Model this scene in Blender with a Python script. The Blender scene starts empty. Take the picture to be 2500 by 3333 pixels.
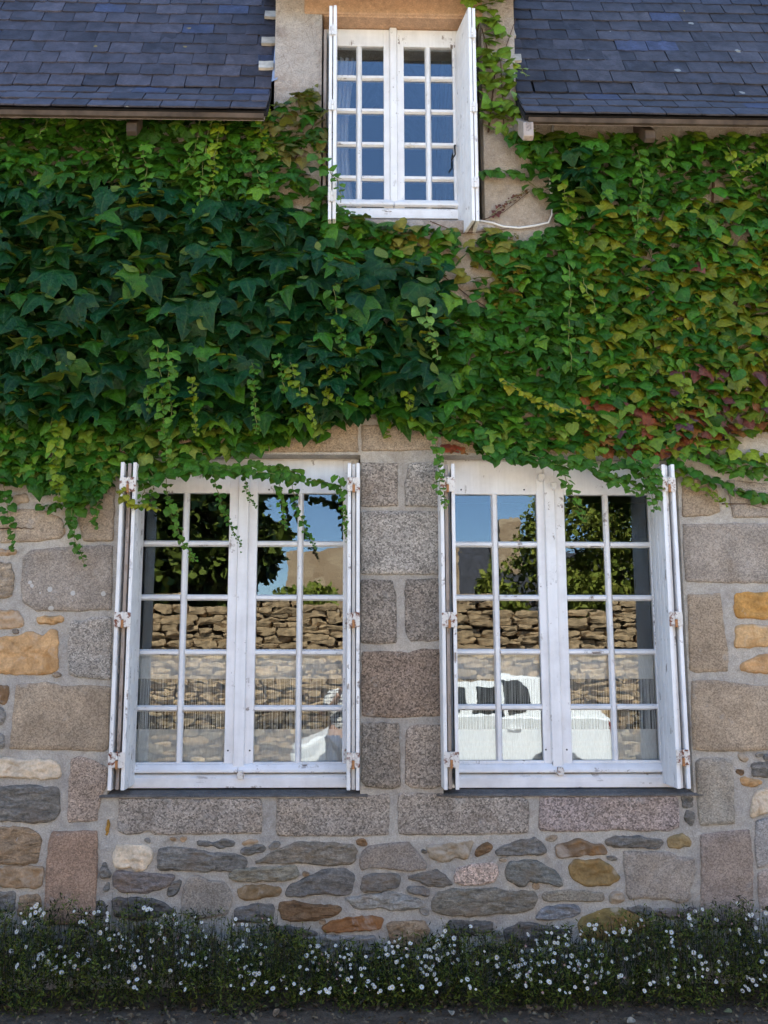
import bpy, bmesh, math, random
import numpy as np
from mathutils import Vector, Matrix, Euler, noise

R = math.radians
scene = bpy.context.scene
COL = scene.collection

# ------------------------------------------------------------------ camera
FPX, PPX, PPY = 3150.0, 1190.0, 1666.5        # focal length / principal point in photo pixels (2500 x 3333)
DCAM, ZCAM = 5.4, 1.65
YAW = R(1.45)
PITCH = math.atan(513.5 / FPX)
cF = Vector((math.sin(YAW) * math.cos(PITCH), math.cos(YAW) * math.cos(PITCH), math.sin(PITCH)))
cR = Vector((math.cos(YAW), -math.sin(YAW), 0))
cU = cR.cross(cF)
cam_d = bpy.data.cameras.new('camera')
cam = bpy.data.objects.new('camera', cam_d)
COL.objects.link(cam)
cam.matrix_world = Matrix(((cR.x, cU.x, -cF.x, 0), (cR.y, cU.y, -cF.y, -DCAM), (cR.z, cU.z, -cF.z, ZCAM), (0, 0, 0, 1)))
cam_d.sensor_width = 36
cam_d.lens = FPX / 3333 * 36
cam_d.shift_x = (1250 - PPX) / 3333
cam_d.clip_start = 0.05
cam_d.clip_end = 800
scene.camera = cam

# ------------------------------------------------------------------ light
SUN_EL, SUN_AZ = R(55), R(8)
world = bpy.data.worlds.new('World')
scene.world = world
world.use_nodes = True
wn = world.node_tree
sky = wn.nodes.new('ShaderNodeTexSky')
sky.sky_type = 'NISHITA'
sky.sun_disc = False
sky.sun_elevation = SUN_EL
sky.sun_rotation = SUN_AZ
sky.air_density = 1.0
sky.dust_density = 0.15
sky.ozone_density = 4.0
bg = wn.nodes['Background']
bg.inputs['Strength'].default_value = 0.085
wn.links.new(sky.outputs[0], bg.inputs['Color'])
sun_d = bpy.data.lights.new('sun', 'SUN')
sun_d.energy = 5.0
sun_d.angle = R(0.53)
sun_d.color = (1.0, 0.91, 0.77)
sun = bpy.data.objects.new('sun', sun_d)
COL.objects.link(sun)
sdir = Vector((math.sin(SUN_AZ) * math.cos(SUN_EL), math.cos(SUN_AZ) * math.cos(SUN_EL), math.sin(SUN_EL)))
sun.rotation_euler = sdir.to_track_quat('Z', 'Y').to_euler()
sun.location = (0, 10, 15)

vs = scene.view_settings
vs.view_transform = 'Standard'
vs.look = 'None'
vs.gamma = 1.0
vs.exposure = 2.72
scene.render.engine = 'CYCLES'
scene.cycles.use_denoising = True
scene.cycles.max_bounces = 8
scene.cycles.diffuse_bounces = 4
scene.cycles.transparent_max_bounces = 16
scene.cycles.caustics_reflective = False
scene.cycles.caustics_refractive = False

# ------------------------------------------------------------------ helpers
def P(x, y, Y=0.0):
    """photo pixel -> world point on the vertical plane at depth Y"""
    d = cF + cR * ((x - PPX) / FPX) + cU * ((PPY - y) / FPX)
    t = (Y + DCAM) / d.y
    return Vector((d.x * t, Y, ZCAM + d.z * t))

def PXx(x, y, Y=0.0): return P(x, y, Y).x
def PXz(x, y, Y=0.0): return P(x, y, Y).z

def tag(o, label=None, cat=None, group=None, kind=None):
    if label: o['label'] = label
    if cat: o['category'] = cat
    if group: o['group'] = group
    if kind: o['kind'] = kind
    return o

def empty(name, loc=(0, 0, 0), label=None, cat=None, group=None):
    o = bpy.data.objects.new(name, None)
    o.location = loc
    o.empty_display_size = 0.1
    COL.objects.link(o)
    tag(o, label, cat, group)
    return o

def link(name, me, parent=None, mat=None, color=None, loc=None):
    o = bpy.data.objects.new(name, me)
    COL.objects.link(o)
    if loc is not None: o.location = loc
    if parent is not None:
        o.parent = parent
        o.matrix_parent_inverse = WI(parent)
    if mat is not None and len(me.materials) == 0: me.materials.append(mat)
    if color is not None: o.color = (color[0], color[1], color[2], 1)
    return o

def WM(o):
    m = Matrix.LocRotScale(o.location, o.rotation_euler, o.scale)
    return m if o.parent is None else WM(o.parent) @ o.matrix_parent_inverse @ m

def WI(o): return WM(o).inverted()

class MB:
    """collects geometry for one mesh"""
    def __init__(s): s.v = []; s.f = []; s.m = []
    def add(s, vs_, fs, mi=0):
        b = len(s.v)
        s.v.extend([tuple(v) for v in vs_])
        for f in fs:
            s.f.append(tuple(i + b for i in f)); s.m.append(mi)
    def box(s, x0, x1, y0, y1, z0, z1, mi=0):
        s.add([(x0, y0, z0), (x1, y0, z0), (x1, y1, z0), (x0, y1, z0), (x0, y0, z1), (x1, y0, z1), (x1, y1, z1), (x0, y1, z1)],
              [(0, 3, 2, 1), (4, 5, 6, 7), (0, 1, 5, 4), (1, 2, 6, 5), (2, 3, 7, 6), (3, 0, 4, 7)], mi)
    def prism(s, poly, axis, a, b, mi=0):
        """extrude a 2D polygon along an axis (0 x, 1 y, 2 z) from a to b"""
        n = len(poly)
        def mk(p, q):
            if axis == 0: return (q, p[0], p[1])
            if axis == 1: return (p[0], q, p[1])
            return (p[0], p[1], q)
        vs_ = [mk(p, a) for p in poly] + [mk(p, b) for p in poly]
        fs = [tuple(range(n)), tuple(range(2 * n - 1, n - 1, -1))]
        fs += [(i, i + n, (i + 1) % n + n, (i + 1) % n) for i in range(n)]
        s.add(vs_, fs, mi)
    def tube(s, pts, rad, n=6, mi=0):
        pts = [Vector(p) for p in pts]
        rings = []
        for i, p in enumerate(pts):
            t = (pts[min(i + 1, len(pts) - 1)] - pts[max(i - 1, 0)])
            if t.length < 1e-9: t = Vector((0, 0, 1))
            t.normalize()
            a = t.cross(Vector((0.31, 0.52, 0.79)))
            if a.length < 1e-3: a = t.cross(Vector((1, 0, 0)))
            a.normalize(); b = t.cross(a)
            r = rad[i] if isinstance(rad, (list, tuple)) else rad
            rings.append([p + (a * math.cos(2 * math.pi * k / n) + b * math.sin(2 * math.pi * k / n)) * r for k in range(n)])
        vs_ = [v for r_ in rings for v in r_]
        fs = []
        for i in range(len(pts) - 1):
            for k in range(n):
                fs.append((i * n + k, i * n + (k + 1) % n, (i + 1) * n + (k + 1) % n, (i + 1) * n + k))
        fs.append(tuple(range(n - 1, -1, -1)))
        fs.append(tuple(range((len(pts) - 1) * n, len(pts) * n)))
        s.add(vs_, fs, mi)
    def mesh(s, name, mats=(), smooth=False, fixn=True):
        me = bpy.data.meshes.new(name)
        me.from_pydata(s.v, [], s.f)
        for m in mats: me.materials.append(m)
        if len(mats) > 1: me.polygons.foreach_set('material_index', s.m)
        if fixn:
            bm = bmesh.new(); bm.from_mesh(me)
            bmesh.ops.recalc_face_normals(bm, faces=bm.faces)
            bm.to_mesh(me); bm.free()
        if smooth: me.polygons.foreach_set('use_smooth', [True] * len(me.polygons))
        me.update()
        return me
    def build(s, name, mats, parent=None, smooth=False, color=None, bevel=0.0, origin=True, fixn=True):
        if not isinstance(mats, (list, tuple)): mats = [mats]
        loc = Vector((0, 0, 0))
        if origin and s.v:
            a = np.array(s.v)
            c = (a.min(0) + a.max(0)) / 2
            loc = Vector(c)
            s.v = [tuple(q) for q in (a - c)]
        me = s.mesh(name, mats, smooth, fixn)
        if bevel > 0:
            bm = bmesh.new(); bm.from_mesh(me)
            bmesh.ops.bevel(bm, geom=list(bm.edges), offset=bevel, segments=1, affect='EDGES', clamp_overlap=True)
            bm.to_mesh(me); bm.free()
        return link(name, me, parent, None, color, loc)

def n3(x, y, z=0.0): return noise.noise(Vector((x, y, z)))

def pip(x, y, poly):
    c = False; j = len(poly) - 1
    for i in range(len(poly)):
        xi, yi = poly[i]; xj, yj = poly[j]
        if (yi > y) != (yj > y) and x < (xj - xi) * (y - yi) / (yj - yi) + xi: c = not c
        j = i
    return c

# ------------------------------------------------------------------ materials
class NT:
    def __init__(s, name):
        s.mat = bpy.data.materials.new(name); s.mat.use_nodes = True
        s.t = s.mat.node_tree; s.n = s.t.nodes; s.l = s.t.links
        s.b = s.n['Principled BSDF']; s.out = s.n['Material Output']
    def node(s, typ, **kw):
        nd = s.n.new(typ)
        for k, v in kw.items(): setattr(nd, k, v)
        return nd
    def put(s, sock, val):
        if isinstance(val, bpy.types.NodeSocket): s.l.new(val, sock)
        elif isinstance(val, (tuple, list)) and len(val) == 3 and sock.type == 'RGBA': sock.default_value = (*val, 1)
        else: sock.default_value = val
    def pos(s): return s.node('ShaderNodeNewGeometry').outputs['Position']
    def scale(s, v, sc):
        m = s.node('ShaderNodeVectorMath', operation='MULTIPLY'); s.put(m.inputs[0], v); m.inputs[1].default_value = sc
        return m.outputs[0]
    def noise(s, v, sc, det=4, rough=0.55, dist=0.0):
        nd = s.node('ShaderNodeTexNoise'); s.put(nd.inputs['Vector'], v)
        nd.inputs['Scale'].default_value = sc; nd.inputs['Detail'].default_value = det
        nd.inputs['Roughness'].default_value = rough; nd.inputs['Distortion'].default_value = dist
        return nd.outputs['Fac']
    def voro(s, v, sc, feat='F1', out='Distance', rnd=1.0):
        nd = s.node('ShaderNodeTexVoronoi', feature=feat); s.put(nd.inputs['Vector'], v)
        nd.inputs['Scale'].default_value = sc; nd.inputs['Randomness'].default_value = rnd
        return nd.outputs[out]
    def ramp(s, fac, a, b, ca=0.0, cb=1.0):
        nd = s.node('ShaderNodeMapRange'); nd.clamp = True
        s.put(nd.inputs['Value'], fac)
        nd.inputs['From Min'].default_value = a; nd.inputs['From Max'].default_value = b
        nd.inputs['To Min'].default_value = ca; nd.inputs['To Max'].default_value = cb
        return nd.outputs[0]
    def math(s, op, a, b=0.5):
        nd = s.node('ShaderNodeMath', operation=op); s.put(nd.inputs[0], a); s.put(nd.inputs[1], b)
        return nd.outputs[0]
    def mix(s, fac, a, b, blend='MIX'):
        nd = s.node('ShaderNodeMix', data_type='RGBA', blend_type=blend)
        s.put(nd.inputs[0], fac); s.put(nd.inputs[6], a); s.put(nd.inputs[7], b)
        return nd.outputs[2]
    def mul(s, col, f):
        nd = s.node('ShaderNodeVectorMath', operation='SCALE'); s.put(nd.inputs[0], col); s.put(nd.inputs['Scale'], f)
        return nd.outputs[0]
    def bump(s, h, strength=0.5, dist=0.01, prev=None):
        nd = s.node('ShaderNodeBump'); s.put(nd.inputs['Height'], h)
        nd.inputs['Strength'].default_value = strength; nd.inputs['Distance'].default_value = dist
        if prev is not None: s.l.new(prev, nd.inputs['Normal'])
        s.l.new(nd.outputs[0], s.b.inputs['Normal'])
        return nd.outputs[0]
    def objcol(s): return s.node('ShaderNodeObjectInfo').outputs['Color']
    def objrand(s): return s.node('ShaderNodeObjectInfo').outputs['Random']
    def fin(s, col, rough=0.8, spec=0.3):
        s.put(s.b.inputs['Base Color'], col); s.put(s.b.inputs['Roughness'], rough)
        s.put(s.b.inputs['Specular IOR Level'], spec)
        return s.mat

def m_plain(name, col, rough=0.6, spec=0.4, metal=0.0, nvar=0.0, nsc=20):
    t = NT(name)
    c = col
    if nvar > 0:
        f = t.ramp(t.noise(t.pos(), nsc, 5), 0.3, 0.7, 1 - nvar, 1 + nvar)
        c = t.mul(col, f)
    t.b.inputs['Metallic'].default_value = metal
    return t.fin(c, rough, spec)

def m_granite(name, contrast=1.0, lichen=0.0, gscale=150):
    t = NT(name); p = t.pos(); c = t.objcol()
    g = t.voro(p, gscale, out='Color')
    sep = t.node('ShaderNodeSeparateColor'); t.l.new(g, sep.inputs[0])
    grain = t.ramp(sep.outputs[0], 0.0, 1.0, 1 - 0.55 * contrast, 1 + 0.45 * contrast)
    fine = t.ramp(t.noise(p, 190, 3, 0.6), 0.3, 0.7, 1 - .28 * contrast, 1 + .28 * contrast)
    big = t.ramp(t.noise(p, 6.5, 6, 0.62), 0.32, 0.68, 0.78, 1.2)
    f = t.math('MULTIPLY', t.math('MULTIPLY', grain, fine), big)
    col = t.mul(c, f)
    st = t.ramp(t.noise(p, 3.3, 6, 0.65, 0.4), 0.55, 0.72, 0, 0.5)
    col = t.mix(st, col, (0.15, 0.105, 0.072))
    bp = t.ramp(t.noise(p, 2.1, 4, .55, .6), .48, .66, 0, .5)
    col = t.mix(bp, col, t.mul(t.mix(.5, c, (.40, .28, .17)), f))
    ln = t.ramp(t.noise(p, 9, 5, 0.7), 0.60, 0.66, 0, 0.35)
    col = t.mix(ln, col, (0.40, 0.37, 0.33))
    if lichen > 0:
        v = t.voro(p, 17)
        vc = t.voro(p, 17, out='Color')
        s2 = t.node('ShaderNodeSeparateColor'); t.l.new(vc, s2.inputs[0])
        sel = t.math('GREATER_THAN', s2.outputs[0], 1 - lichen)
        d = t.math('LESS_THAN', t.math('ADD', v, t.math('MULTIPLY', t.noise(p, 90, 2), .12)), t.math('ADD', t.math('MULTIPLY', s2.outputs[1], .22), .12))
        lm = t.math('MULTIPLY', t.math('MULTIPLY', sel, d), 0.75)
        col = t.mix(lm, col, (0.56, 0.54, 0.50))
    h = t.math('ADD', t.math('MULTIPLY', sep.outputs[1], .4), t.noise(p, 75, 6, .7))
    t.bump(h, 0.9, 0.007)
    return t.fin(col, 0.9, 0.2)

def m_schist(name):
    t = NT(name); p = t.pos(); c = t.objcol()
    ps = t.scale(p, (1, 1, 3.6))
    n1 = t.noise(ps, 11, 8, .65, .7)
    n2 = t.noise(p, 60, 5, .65)
    f = t.math('MULTIPLY', t.ramp(n1, .28, .72, .38, 1.4), t.ramp(n2, .3, .7, .65, 1.3))
    col = t.mul(c, f)
    br = t.ramp(t.noise(p, 4.7, 5, .6), .52, .66, 0, .55)
    col = t.mix(br, col, t.mix(.5, c, (.22, .115, .045)))
    dk = t.ramp(t.noise(ps, 21, 5, .7, .5), .62, .72, 0, .6)
    col = t.mix(dk, col, (.06, .055, .055))
    fn = t.noise(t.scale(p, (1, 1, 2.2)), 130, 4, .75)
    col = t.mul(col, t.ramp(fn, .3, .7, .72, 1.28))
    t.bump(t.math('ADD', n1, t.math('MULTIPLY', n2, .5)), 1.0, .02)
    return t.fin(col, .85, .25)

def m_ochre(name):
    t = NT(name); p = t.pos(); c = t.objcol()
    n1 = t.noise(p, 13, 7, .66, .4); n2 = t.noise(p, 75, 5, .65)
    col = t.mul(c, t.math('MULTIPLY', t.ramp(n1, .3, .7, .68, 1.35), t.ramp(n2, .3, .7, .8, 1.2)))
    w = t.ramp(t.noise(p, 8, 5, .6, .8), .56, .68, 0, .7)
    col = t.mix(w, col, t.mix(.45, (.56, .5, .42), c))
    o = t.ramp(t.noise(p, 5.4, 5, .6, 1.2), .58, .68, 0, .6)
    col = t.mix(o, col, (.33, .16, .045))
    t.bump(t.math('ADD', n1, t.math('MULTIPLY', n2, .4)), .9, .011)
    return t.fin(col, .85, .25)

def m_mortar(name, ca, cb, cs, bstr=.7, cracks=False):
    t = NT(name); p = t.pos()
    n1 = t.noise(p, 3.2, 6, .62); n2 = t.noise(p, 120, 4, .7); n3_ = t.noise(p, 26, 6, .65)
    col = t.mix(t.ramp(n1, .36, .64), ca, cb)
    col = t.mul(col, t.math('MULTIPLY', t.ramp(n2, .3, .7, .76, 1.24), t.ramp(n3_, .3, .7, .82, 1.16)))
    st = t.ramp(t.noise(p, 4.3, 7, .68, .5), .55, .7, 0, .6)
    col = t.mix(st, col, cs)
    if cracks:
        v = t.voro(t.scale(p, (1.6, 1, 1)), 9, 'DISTANCE_TO_EDGE')
        ck = t.math('MULTIPLY', t.ramp(t.math('ADD', v, t.math('MULTIPLY', t.noise(p, 30, 4), .12)), .06, .085, 1, 0), t.ramp(t.noise(p, 4, 4), .45, .6))
        col = t.mix(t.math('MULTIPLY', ck, .3), col, (.06, .035, .025))
        ms = t.ramp(t.noise(p, 45, 5, .75), .58, .66, 0, .7)
        col = t.mix(t.math('MULTIPLY', ms, t.ramp(t.noise(p, 5, 3), .4, .6)), col, (.09, .055, .04))
    sp = t.math('GREATER_THAN', t.noise(p, 170, 1), .72)
    col = t.mix(t.math('MULTIPLY', sp, .5), col, (.6, .58, .55))
    t.bump(t.math('ADD', n2, t.math('MULTIPLY', n3_, 1.3)), bstr, .007)
    return t.fin(col, .92, .15)

def m_paint(name, base, wear=.06, dirt=.35, vert=True):
    t = NT(name); p = t.pos()
    ps = t.scale(p, (38, 38, 2.2) if vert else (2.2, 38, 38))
    grain = t.noise(ps, 1.0, 5, .65)
    d = t.ramp(t.noise(p, 7, 6, .65), .42, .72, 0, dirt)
    col = t.mul(base, t.ramp(grain, .3, .7, .93, 1.04))
    col = t.mix(d, col, (.46, .43, .40))
    w = t.math('MULTIPLY', t.ramp(grain, .50, .62), t.ramp(t.noise(p, 13, 4, .7), .64 - wear, .70 - wear))
    col = t.mix(w, col, (.20, .155, .125))
    fl = t.ramp(t.noise(p, 55, 4, .7), .74 - wear * .5, .76 - wear * .5, 0, .8)
    col = t.mix(fl, col, (.24, .20, .17))
    t.bump(t.math('ADD', grain, t.math('MULTIPLY', w, -2.0)), .35, .003)
    return t.fin(col, t.ramp(d, 0, .4, .42, .7), .4)

def m_slate(name, lich):
    t = NT(name); p = t.pos(); c = t.objcol()
    rnd = t.objrand()
    off = t.node('ShaderNodeVectorMath', operation='ADD'); t.put(off.inputs[0], p)
    cx = t.node('ShaderNodeCombineXYZ'); t.put(cx.inputs[0], t.math('MULTIPLY', rnd, 37.0)); t.put(cx.inputs[1], t.math('MULTIPLY', rnd, 91.0))
    t.l.new(cx.outputs[0], off.inputs[1]); q = off.outputs[0]
    n1 = t.noise(q, 9, 6, .65, .3); n2 = t.noise(q, 60, 5, .7); n3_ = t.noise(t.scale(q, (3, 1, .6)), 30, 4, .6)
    col = t.mul(c, t.math('MULTIPLY', t.ramp(n1, .3, .7, .55, 1.5), t.ramp(n2, .3, .7, .6, 1.45)))
    pale = t.ramp(t.noise(q, 5, 5, .7), .52, .70, 0, .6)
    col = t.mix(pale, col, (.065, .067, .088))
    sc = t.ramp(n3_, .68, .74, 0, .35)
    col = t.mix(sc, col, (.12, .12, .14))
    v = t.voro(p, 9); vc = t.voro(p, 9, out='Color')
    s2 = t.node('ShaderNodeSeparateColor'); t.l.new(vc, s2.inputs[0])
    d = t.math('LESS_THAN', t.math('ADD', v, t.math('MULTIPLY', t.noise(p, 45, 3), .25)), t.math('ADD', t.math('MULTIPLY', s2.outputs[1], .14), .17))
    lm = t.math('MULTIPLY', t.math('GREATER_THAN', s2.outputs[0], 1 - lich), d)
    lc = t.mix(t.math('GREATER_THAN', s2.outputs[2], .6), (.30, .30, .27), (.24, .17, .04))
    col = t.mix(t.math('MULTIPLY', lm, .7), col, lc)
    t.bump(t.math('ADD', n1, t.math('MULTIPLY', n2, .5)), .6, .004)
    return t.fin(col, t.ramp(n2, .3, .7, .55, .75), .22)

def m_leaf(name, src, trans=.08, veins=True, spec=.19):
    t = NT(name); p = t.pos()
    if src == 'OBJ': c = t.objcol()
    else:
        a = t.node('ShaderNodeAttribute', attribute_name='tint'); c = a.outputs['Color']
    n1 = t.noise(p, 28, 4, .6)
    col = t.mul(c, t.ramp(n1, .3, .7, .7, 1.32))
    if veins:
        sx = t.node('ShaderNodeSeparateXYZ'); t.l.new(t.node('ShaderNodeAttribute', attribute_name='lc').outputs['Vector'], sx.inputs[0])
        ax = t.math('ABSOLUTE', sx.outputs[0]); y = t.math('SUBTRACT', sx.outputs[1], .06)
        l1 = t.math('ABSOLUTE', t.math('ADD', t.math('MULTIPLY', ax, .57), t.math('MULTIPLY', y, .82)))     # vein to the side lobe
        l2 = t.math('ABSOLUTE', t.math('ADD', t.math('MULTIPLY', ax, -.3), t.math('MULTIPLY', t.math('SUBTRACT', y, .02), .95)))
        d = t.math('MINIMUM', t.math('MINIMUM', ax, l1), l2)
        vm = t.ramp(d, .006, .026, .26, 0)
        col = t.mix(vm, col, t.mix(.6, c, (.10, .17, .05)))
        em = t.ramp(sx.outputs[2], .90, 1.0, 0, .25)
        col = t.mix(em, col, t.mix(.6, c, (.16, .19, .03)))
    if veins:
        fm = t.math('MULTIPLY', t.math('GREATER_THAN', sx.outputs[0], 5.0), .8)
        col = t.mix(fm, col, (.22, .25, .02))
    geo = t.node('ShaderNodeNewGeometry')
    under = t.mix(.62, c, (.17, .21, .035))
    col = t.mix(geo.outputs['Backfacing'], col, under)
    t.bump(t.math('ADD', t.noise(p, 60, 3, .6), t.math('MULTIPLY', t.noise(p, 20, 2, .5), 2.2)), .5, .012)
    t.fin(col, .42, spec)
    tr = t.node('ShaderNodeBsdfTranslucent')
    t.put(tr.inputs['Color'], t.mix(.5, col, (.12, .19, .02)))
    mx = t.node('ShaderNodeMixShader'); mx.inputs[0].default_value = trans
    t.l.new(t.b.outputs[0], mx.inputs[1]); t.l.new(tr.outputs[0], mx.inputs[2]); t.l.new(mx.outputs[0], t.out.inputs['Surface'])
    return t.mat

def m_glass(name):
    t = NT(name); p = t.pos()
    fr = t.node('ShaderNodeFresnel'); fr.inputs['IOR'].default_value = 1.52
    bn = t.node('ShaderNodeBump'); bn.inputs['Strength'].default_value = .5; bn.inputs['Distance'].default_value = .0003
    rnd = t.objrand()
    off = t.node('ShaderNodeVectorMath', operation='ADD'); t.put(off.inputs[0], t.scale(p, (1, 1, 1.7)))
    cx = t.node('ShaderNodeCombineXYZ'); t.put(cx.inputs[0], t.math('MULTIPLY', rnd, 57.0)); t.put(cx.inputs[1], t.math('MULTIPLY', rnd, 23.0))
    t.l.new(cx.outputs[0], off.inputs[1])
    t.put(bn.inputs['Height'], t.noise(off.outputs[0], 7.5, 2, .5))
    gl = t.node('ShaderNodeBsdfGlossy'); gl.inputs['Roughness'].default_value = 0.0
    gl.inputs['Color'].default_value = (.80, .91, 1, 1)
    t.l.new(bn.outputs[0], gl.inputs['Normal'])
    tr = t.node('ShaderNodeBsdfTransparent'); tr.inputs['Color'].default_value = (.965, .975, .97, 1)
    mx = t.node('ShaderNodeMixShader')
    t.put(mx.inputs[0], t.math('MULTIPLY', fr.outputs[0], 1.6))
    t.l.new(tr.outputs[0], mx.inputs[1]); t.l.new(gl.outputs[0], mx.inputs[2])
    t.l.new(mx.outputs[0], t.out.inputs['Surface'])
    t.n.remove(t.b)
    return t.mat

def m_cloth(name, col, alpha):
    t = NT(name); p = t.pos()
    weave = t.ramp(t.noise(t.scale(p, (60, 1, 8)), 4, 3), .3, .7, .85, 1.1)
    di = t.node('ShaderNodeBsdfDiffuse'); t.put(di.inputs[0], t.mul(col, weave))
    tl = t.node('ShaderNodeBsdfTranslucent'); t.put(tl.inputs[0], t.mul(col, weave))
    m1 = t.node('ShaderNodeMixShader'); m1.inputs[0].default_value = .15
    t.l.new(di.outputs[0], m1.inputs[1]); t.l.new(tl.outputs[0], m1.inputs[2])
    tr = t.node('ShaderNodeBsdfTransparent')
    m2 = t.node('ShaderNodeMixShader'); m2.inputs[0].default_value = alpha
    t.l.new(tr.outputs[0], m2.inputs[1]); t.l.new(m1.outputs[0], m2.inputs[2])
    t.l.new(m2.outputs[0], t.out.inputs['Surface'])
    t.n.remove(t.b)
    return t.mat

def m_rust(name):
    t = NT(name); p = t.pos()
    n1 = t.noise(p, 42, 5, .7)
    col = t.mix(t.ramp(n1, .50, .60), (.66, .62, .56), (.16, .05, .022))
    t.bump(n1, .5, .003)
    return t.fin(col, .65, .3)

M = {}
M['granite'] = m_granite('granite', .95)
M['granite_lichen'] = m_granite('granite_lichen', .6, .35)
M['granite_soft'] = m_granite('granite_soft', .6)
M['granite_coarse'] = m_granite('granite_coarse', 1.05, 0, 125)
M['schist'] = m_schist('schist')
M['ochre'] = m_ochre('ochre')
M['mortar'] = m_mortar('mortar', (.34, .31, .272), (.49, .435, .36), (.22, .175, .125))
M['render'] = m_mortar('weathered_render', (.36, .285, .205), (.42, .36, .295), (.15, .095, .055), 1.0)
M['dormer'] = m_mortar('dormer_render', (.41, .34, .285), (.53, .485, .44), (.15, .10, .075), 1.4, True)
M['sill'] = m_mortar('sill_stone', (.12, .112, .105), (.19, .175, .16), (.07, .065, .06), 1.2)
M['soffit'] = m_mortar('ochre_render', (.50, .31, .19), (.46, .30, .19), (.20, .11, .06), .6)
M['paint'] = m_paint('white_paint', (.80, .79, .78), .05, .34)
M['paint_h'] = m_paint('white_paint_rail', (.80, .79, .78), .06, .4, False)
M['paint_worn'] = m_paint('worn_white_paint', (.76, .74, .71), .10, .4)
M['wood_bare'] = m_paint('bare_wood', (.36, .29, .24), .16, .5)
M['rust'] = m_rust('rusty_painted_iron')
M['barrel'] = m_plain('rusted_pin', (.36, .16, .06), .7, .3, 0, .4, 60)
M['slate_l'] = m_slate('slate', .06)
M['slate_r'] = m_slate('slate_lichen', .16)
M['deck'] = m_plain('roof_underlay', (.02, .02, .022), .9, .1)
M['board'] = m_plain('eaves_wood', (.085, .062, .046), .8, .2, 0, .45, 9)
M['zinc'] = m_plain('zinc', (.30, .33, .40), .5, .5, .3, .25, 12)
M['flash'] = m_plain('mortar_fillet', (.50, .45, .38), .85, .2, 0, .3, 14)
M['glass'] = m_glass('window_glass')
M['leaf_obj'] = m_leaf('vine_leaf', 'OBJ')
M['leaf'] = m_leaf('vine_foliage', 'ATT')
M['herb'] = m_leaf('daisy_foliage', 'ATT', .06, False, .08)
M['stem'] = m_plain('vine_stem', (.09, .05, .032), .8, .2, 0, .3, 40)
M['shoot_stem'] = m_plain('green_stem', (.16, .17, .05), .6, .3)
M['cloth'] = m_cloth('sheer_cotton', (.86, .90, .93), .94)
M['cloth_band'] = m_cloth('cotton_band', (.88, .9, .92), .95)
M['thread'] = m_cloth('cotton_thread', (.80, .83, .85), .95)
M['drape'] = m_cloth('voile', (.66, .66, .72), .62)
M['petal'] = m_plain('petal', (.84, .80, .72), .6, .2)
M['petal_pink'] = m_plain('petal_pink', (.60, .36, .34), .6, .2)
M['eye'] = m_plain('flower_centre', (.48, .36, .05), .7, .2)
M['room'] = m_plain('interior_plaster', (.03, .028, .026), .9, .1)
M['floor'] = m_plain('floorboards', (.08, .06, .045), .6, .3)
M['dark'] = m_plain('blackened_iron', (.02, .02, .02), .6, .3)
M['cable'] = m_plain('white_cable', (.72, .70, .66), .5, .4)

# ------------------------------------------------------------------ setting
def m_ground(name, a, b, sc):
    t = NT(name); p = t.pos()
    n1 = t.noise(p, sc, 6, .65); n2 = t.noise(p, 90, 4, .7)
    col = t.mul(t.mix(t.ramp(n1, .35, .65), a, b), t.ramp(n2, .3, .7, .65, 1.35))
    t.bump(t.math('ADD', n2, n1), .8, .012)
    return t.fin(col, .9, .2)

def sheet(name, x0, x1, y0, y1, z, mat, nx=2, ny=2, amp=0.0):
    mb = MB()
    vs_ = []
    for j in range(ny + 1):
        for i in range(nx + 1):
            x = x0 + (x1 - x0) * i / nx; y = y0 + (y1 - y0) * j / ny
            vs_.append((x, y, z + (amp * n3(x * 6, y * 6) + amp * .6 * n3(x * 17, y * 17) if amp else 0)))
    fs = [(j * (nx + 1) + i, j * (nx + 1) + i + 1, (j + 1) * (nx + 1) + i + 1, (j + 1) * (nx + 1) + i) for j in range(ny) for i in range(nx)]
    mb.add(vs_, fs)
    o = mb.build(name, mat, None, smooth=True, fixn=False)
    return tag(o, kind='structure')

sheet('ground', -300, 300, -300, 300, -.03, m_ground('earth', (.10, .085, .06), (.14, .12, .08), 2))
sheet('road', -60, 60, -6.05, -.40, .0, m_ground('asphalt', (.20, .185, .16), (.26, .24, .205), 3))
sheet('pavement', -60, 60, -8.95, -6.05, .004, m_ground('pale_paving', (.33, .30, .255), (.40, .37, .32), 3))
o = sheet('planting_strip', -6, 6, -.74, .02, .012, m_ground('soil', (.085, .058, .037), (.16, .11, .07), 14), 160, 12, .014)
for v in o.data.vertices:                      # the soil runs out under the edge of the road
    if v.co.y < -.33: v.co.z = -.03

# ------------------------------------------------------------------ house
house = empty('stone_house', (0, 0.25, 0), 'old stone house with white windows, slate roof and a wall covered in vine', 'house')
HX0, HX1, HDEP = -4.6, 5.2, 6.2

LWx0, LWx1 = PXx(371, 2050), PXx(1173, 2050)
RWx0, RWx1 = PXx(1437, 2050), PXx(2231, 2050)
Wz1 = PXz(800, 1478)
Wz0 = PXz(800, 2590)
DWx0, DWx1 = PXx(1046, 400), PXx(1573, 400)
Dz1, Dz0 = PXz(1300, 49), PXz(1300, 722)
ZL = PXz(1300, 1365)                     # top of dressed-stone zone
EAVE_Y = -.30
ZE = P(434, 353, EAVE_Y).z               # eaves height at slate tails
ZU = ZE + .16                            # top of upper wall
DPx0, DPx1 = PXx(893, 300), PXx(1676, 200)
THK = .45

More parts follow.
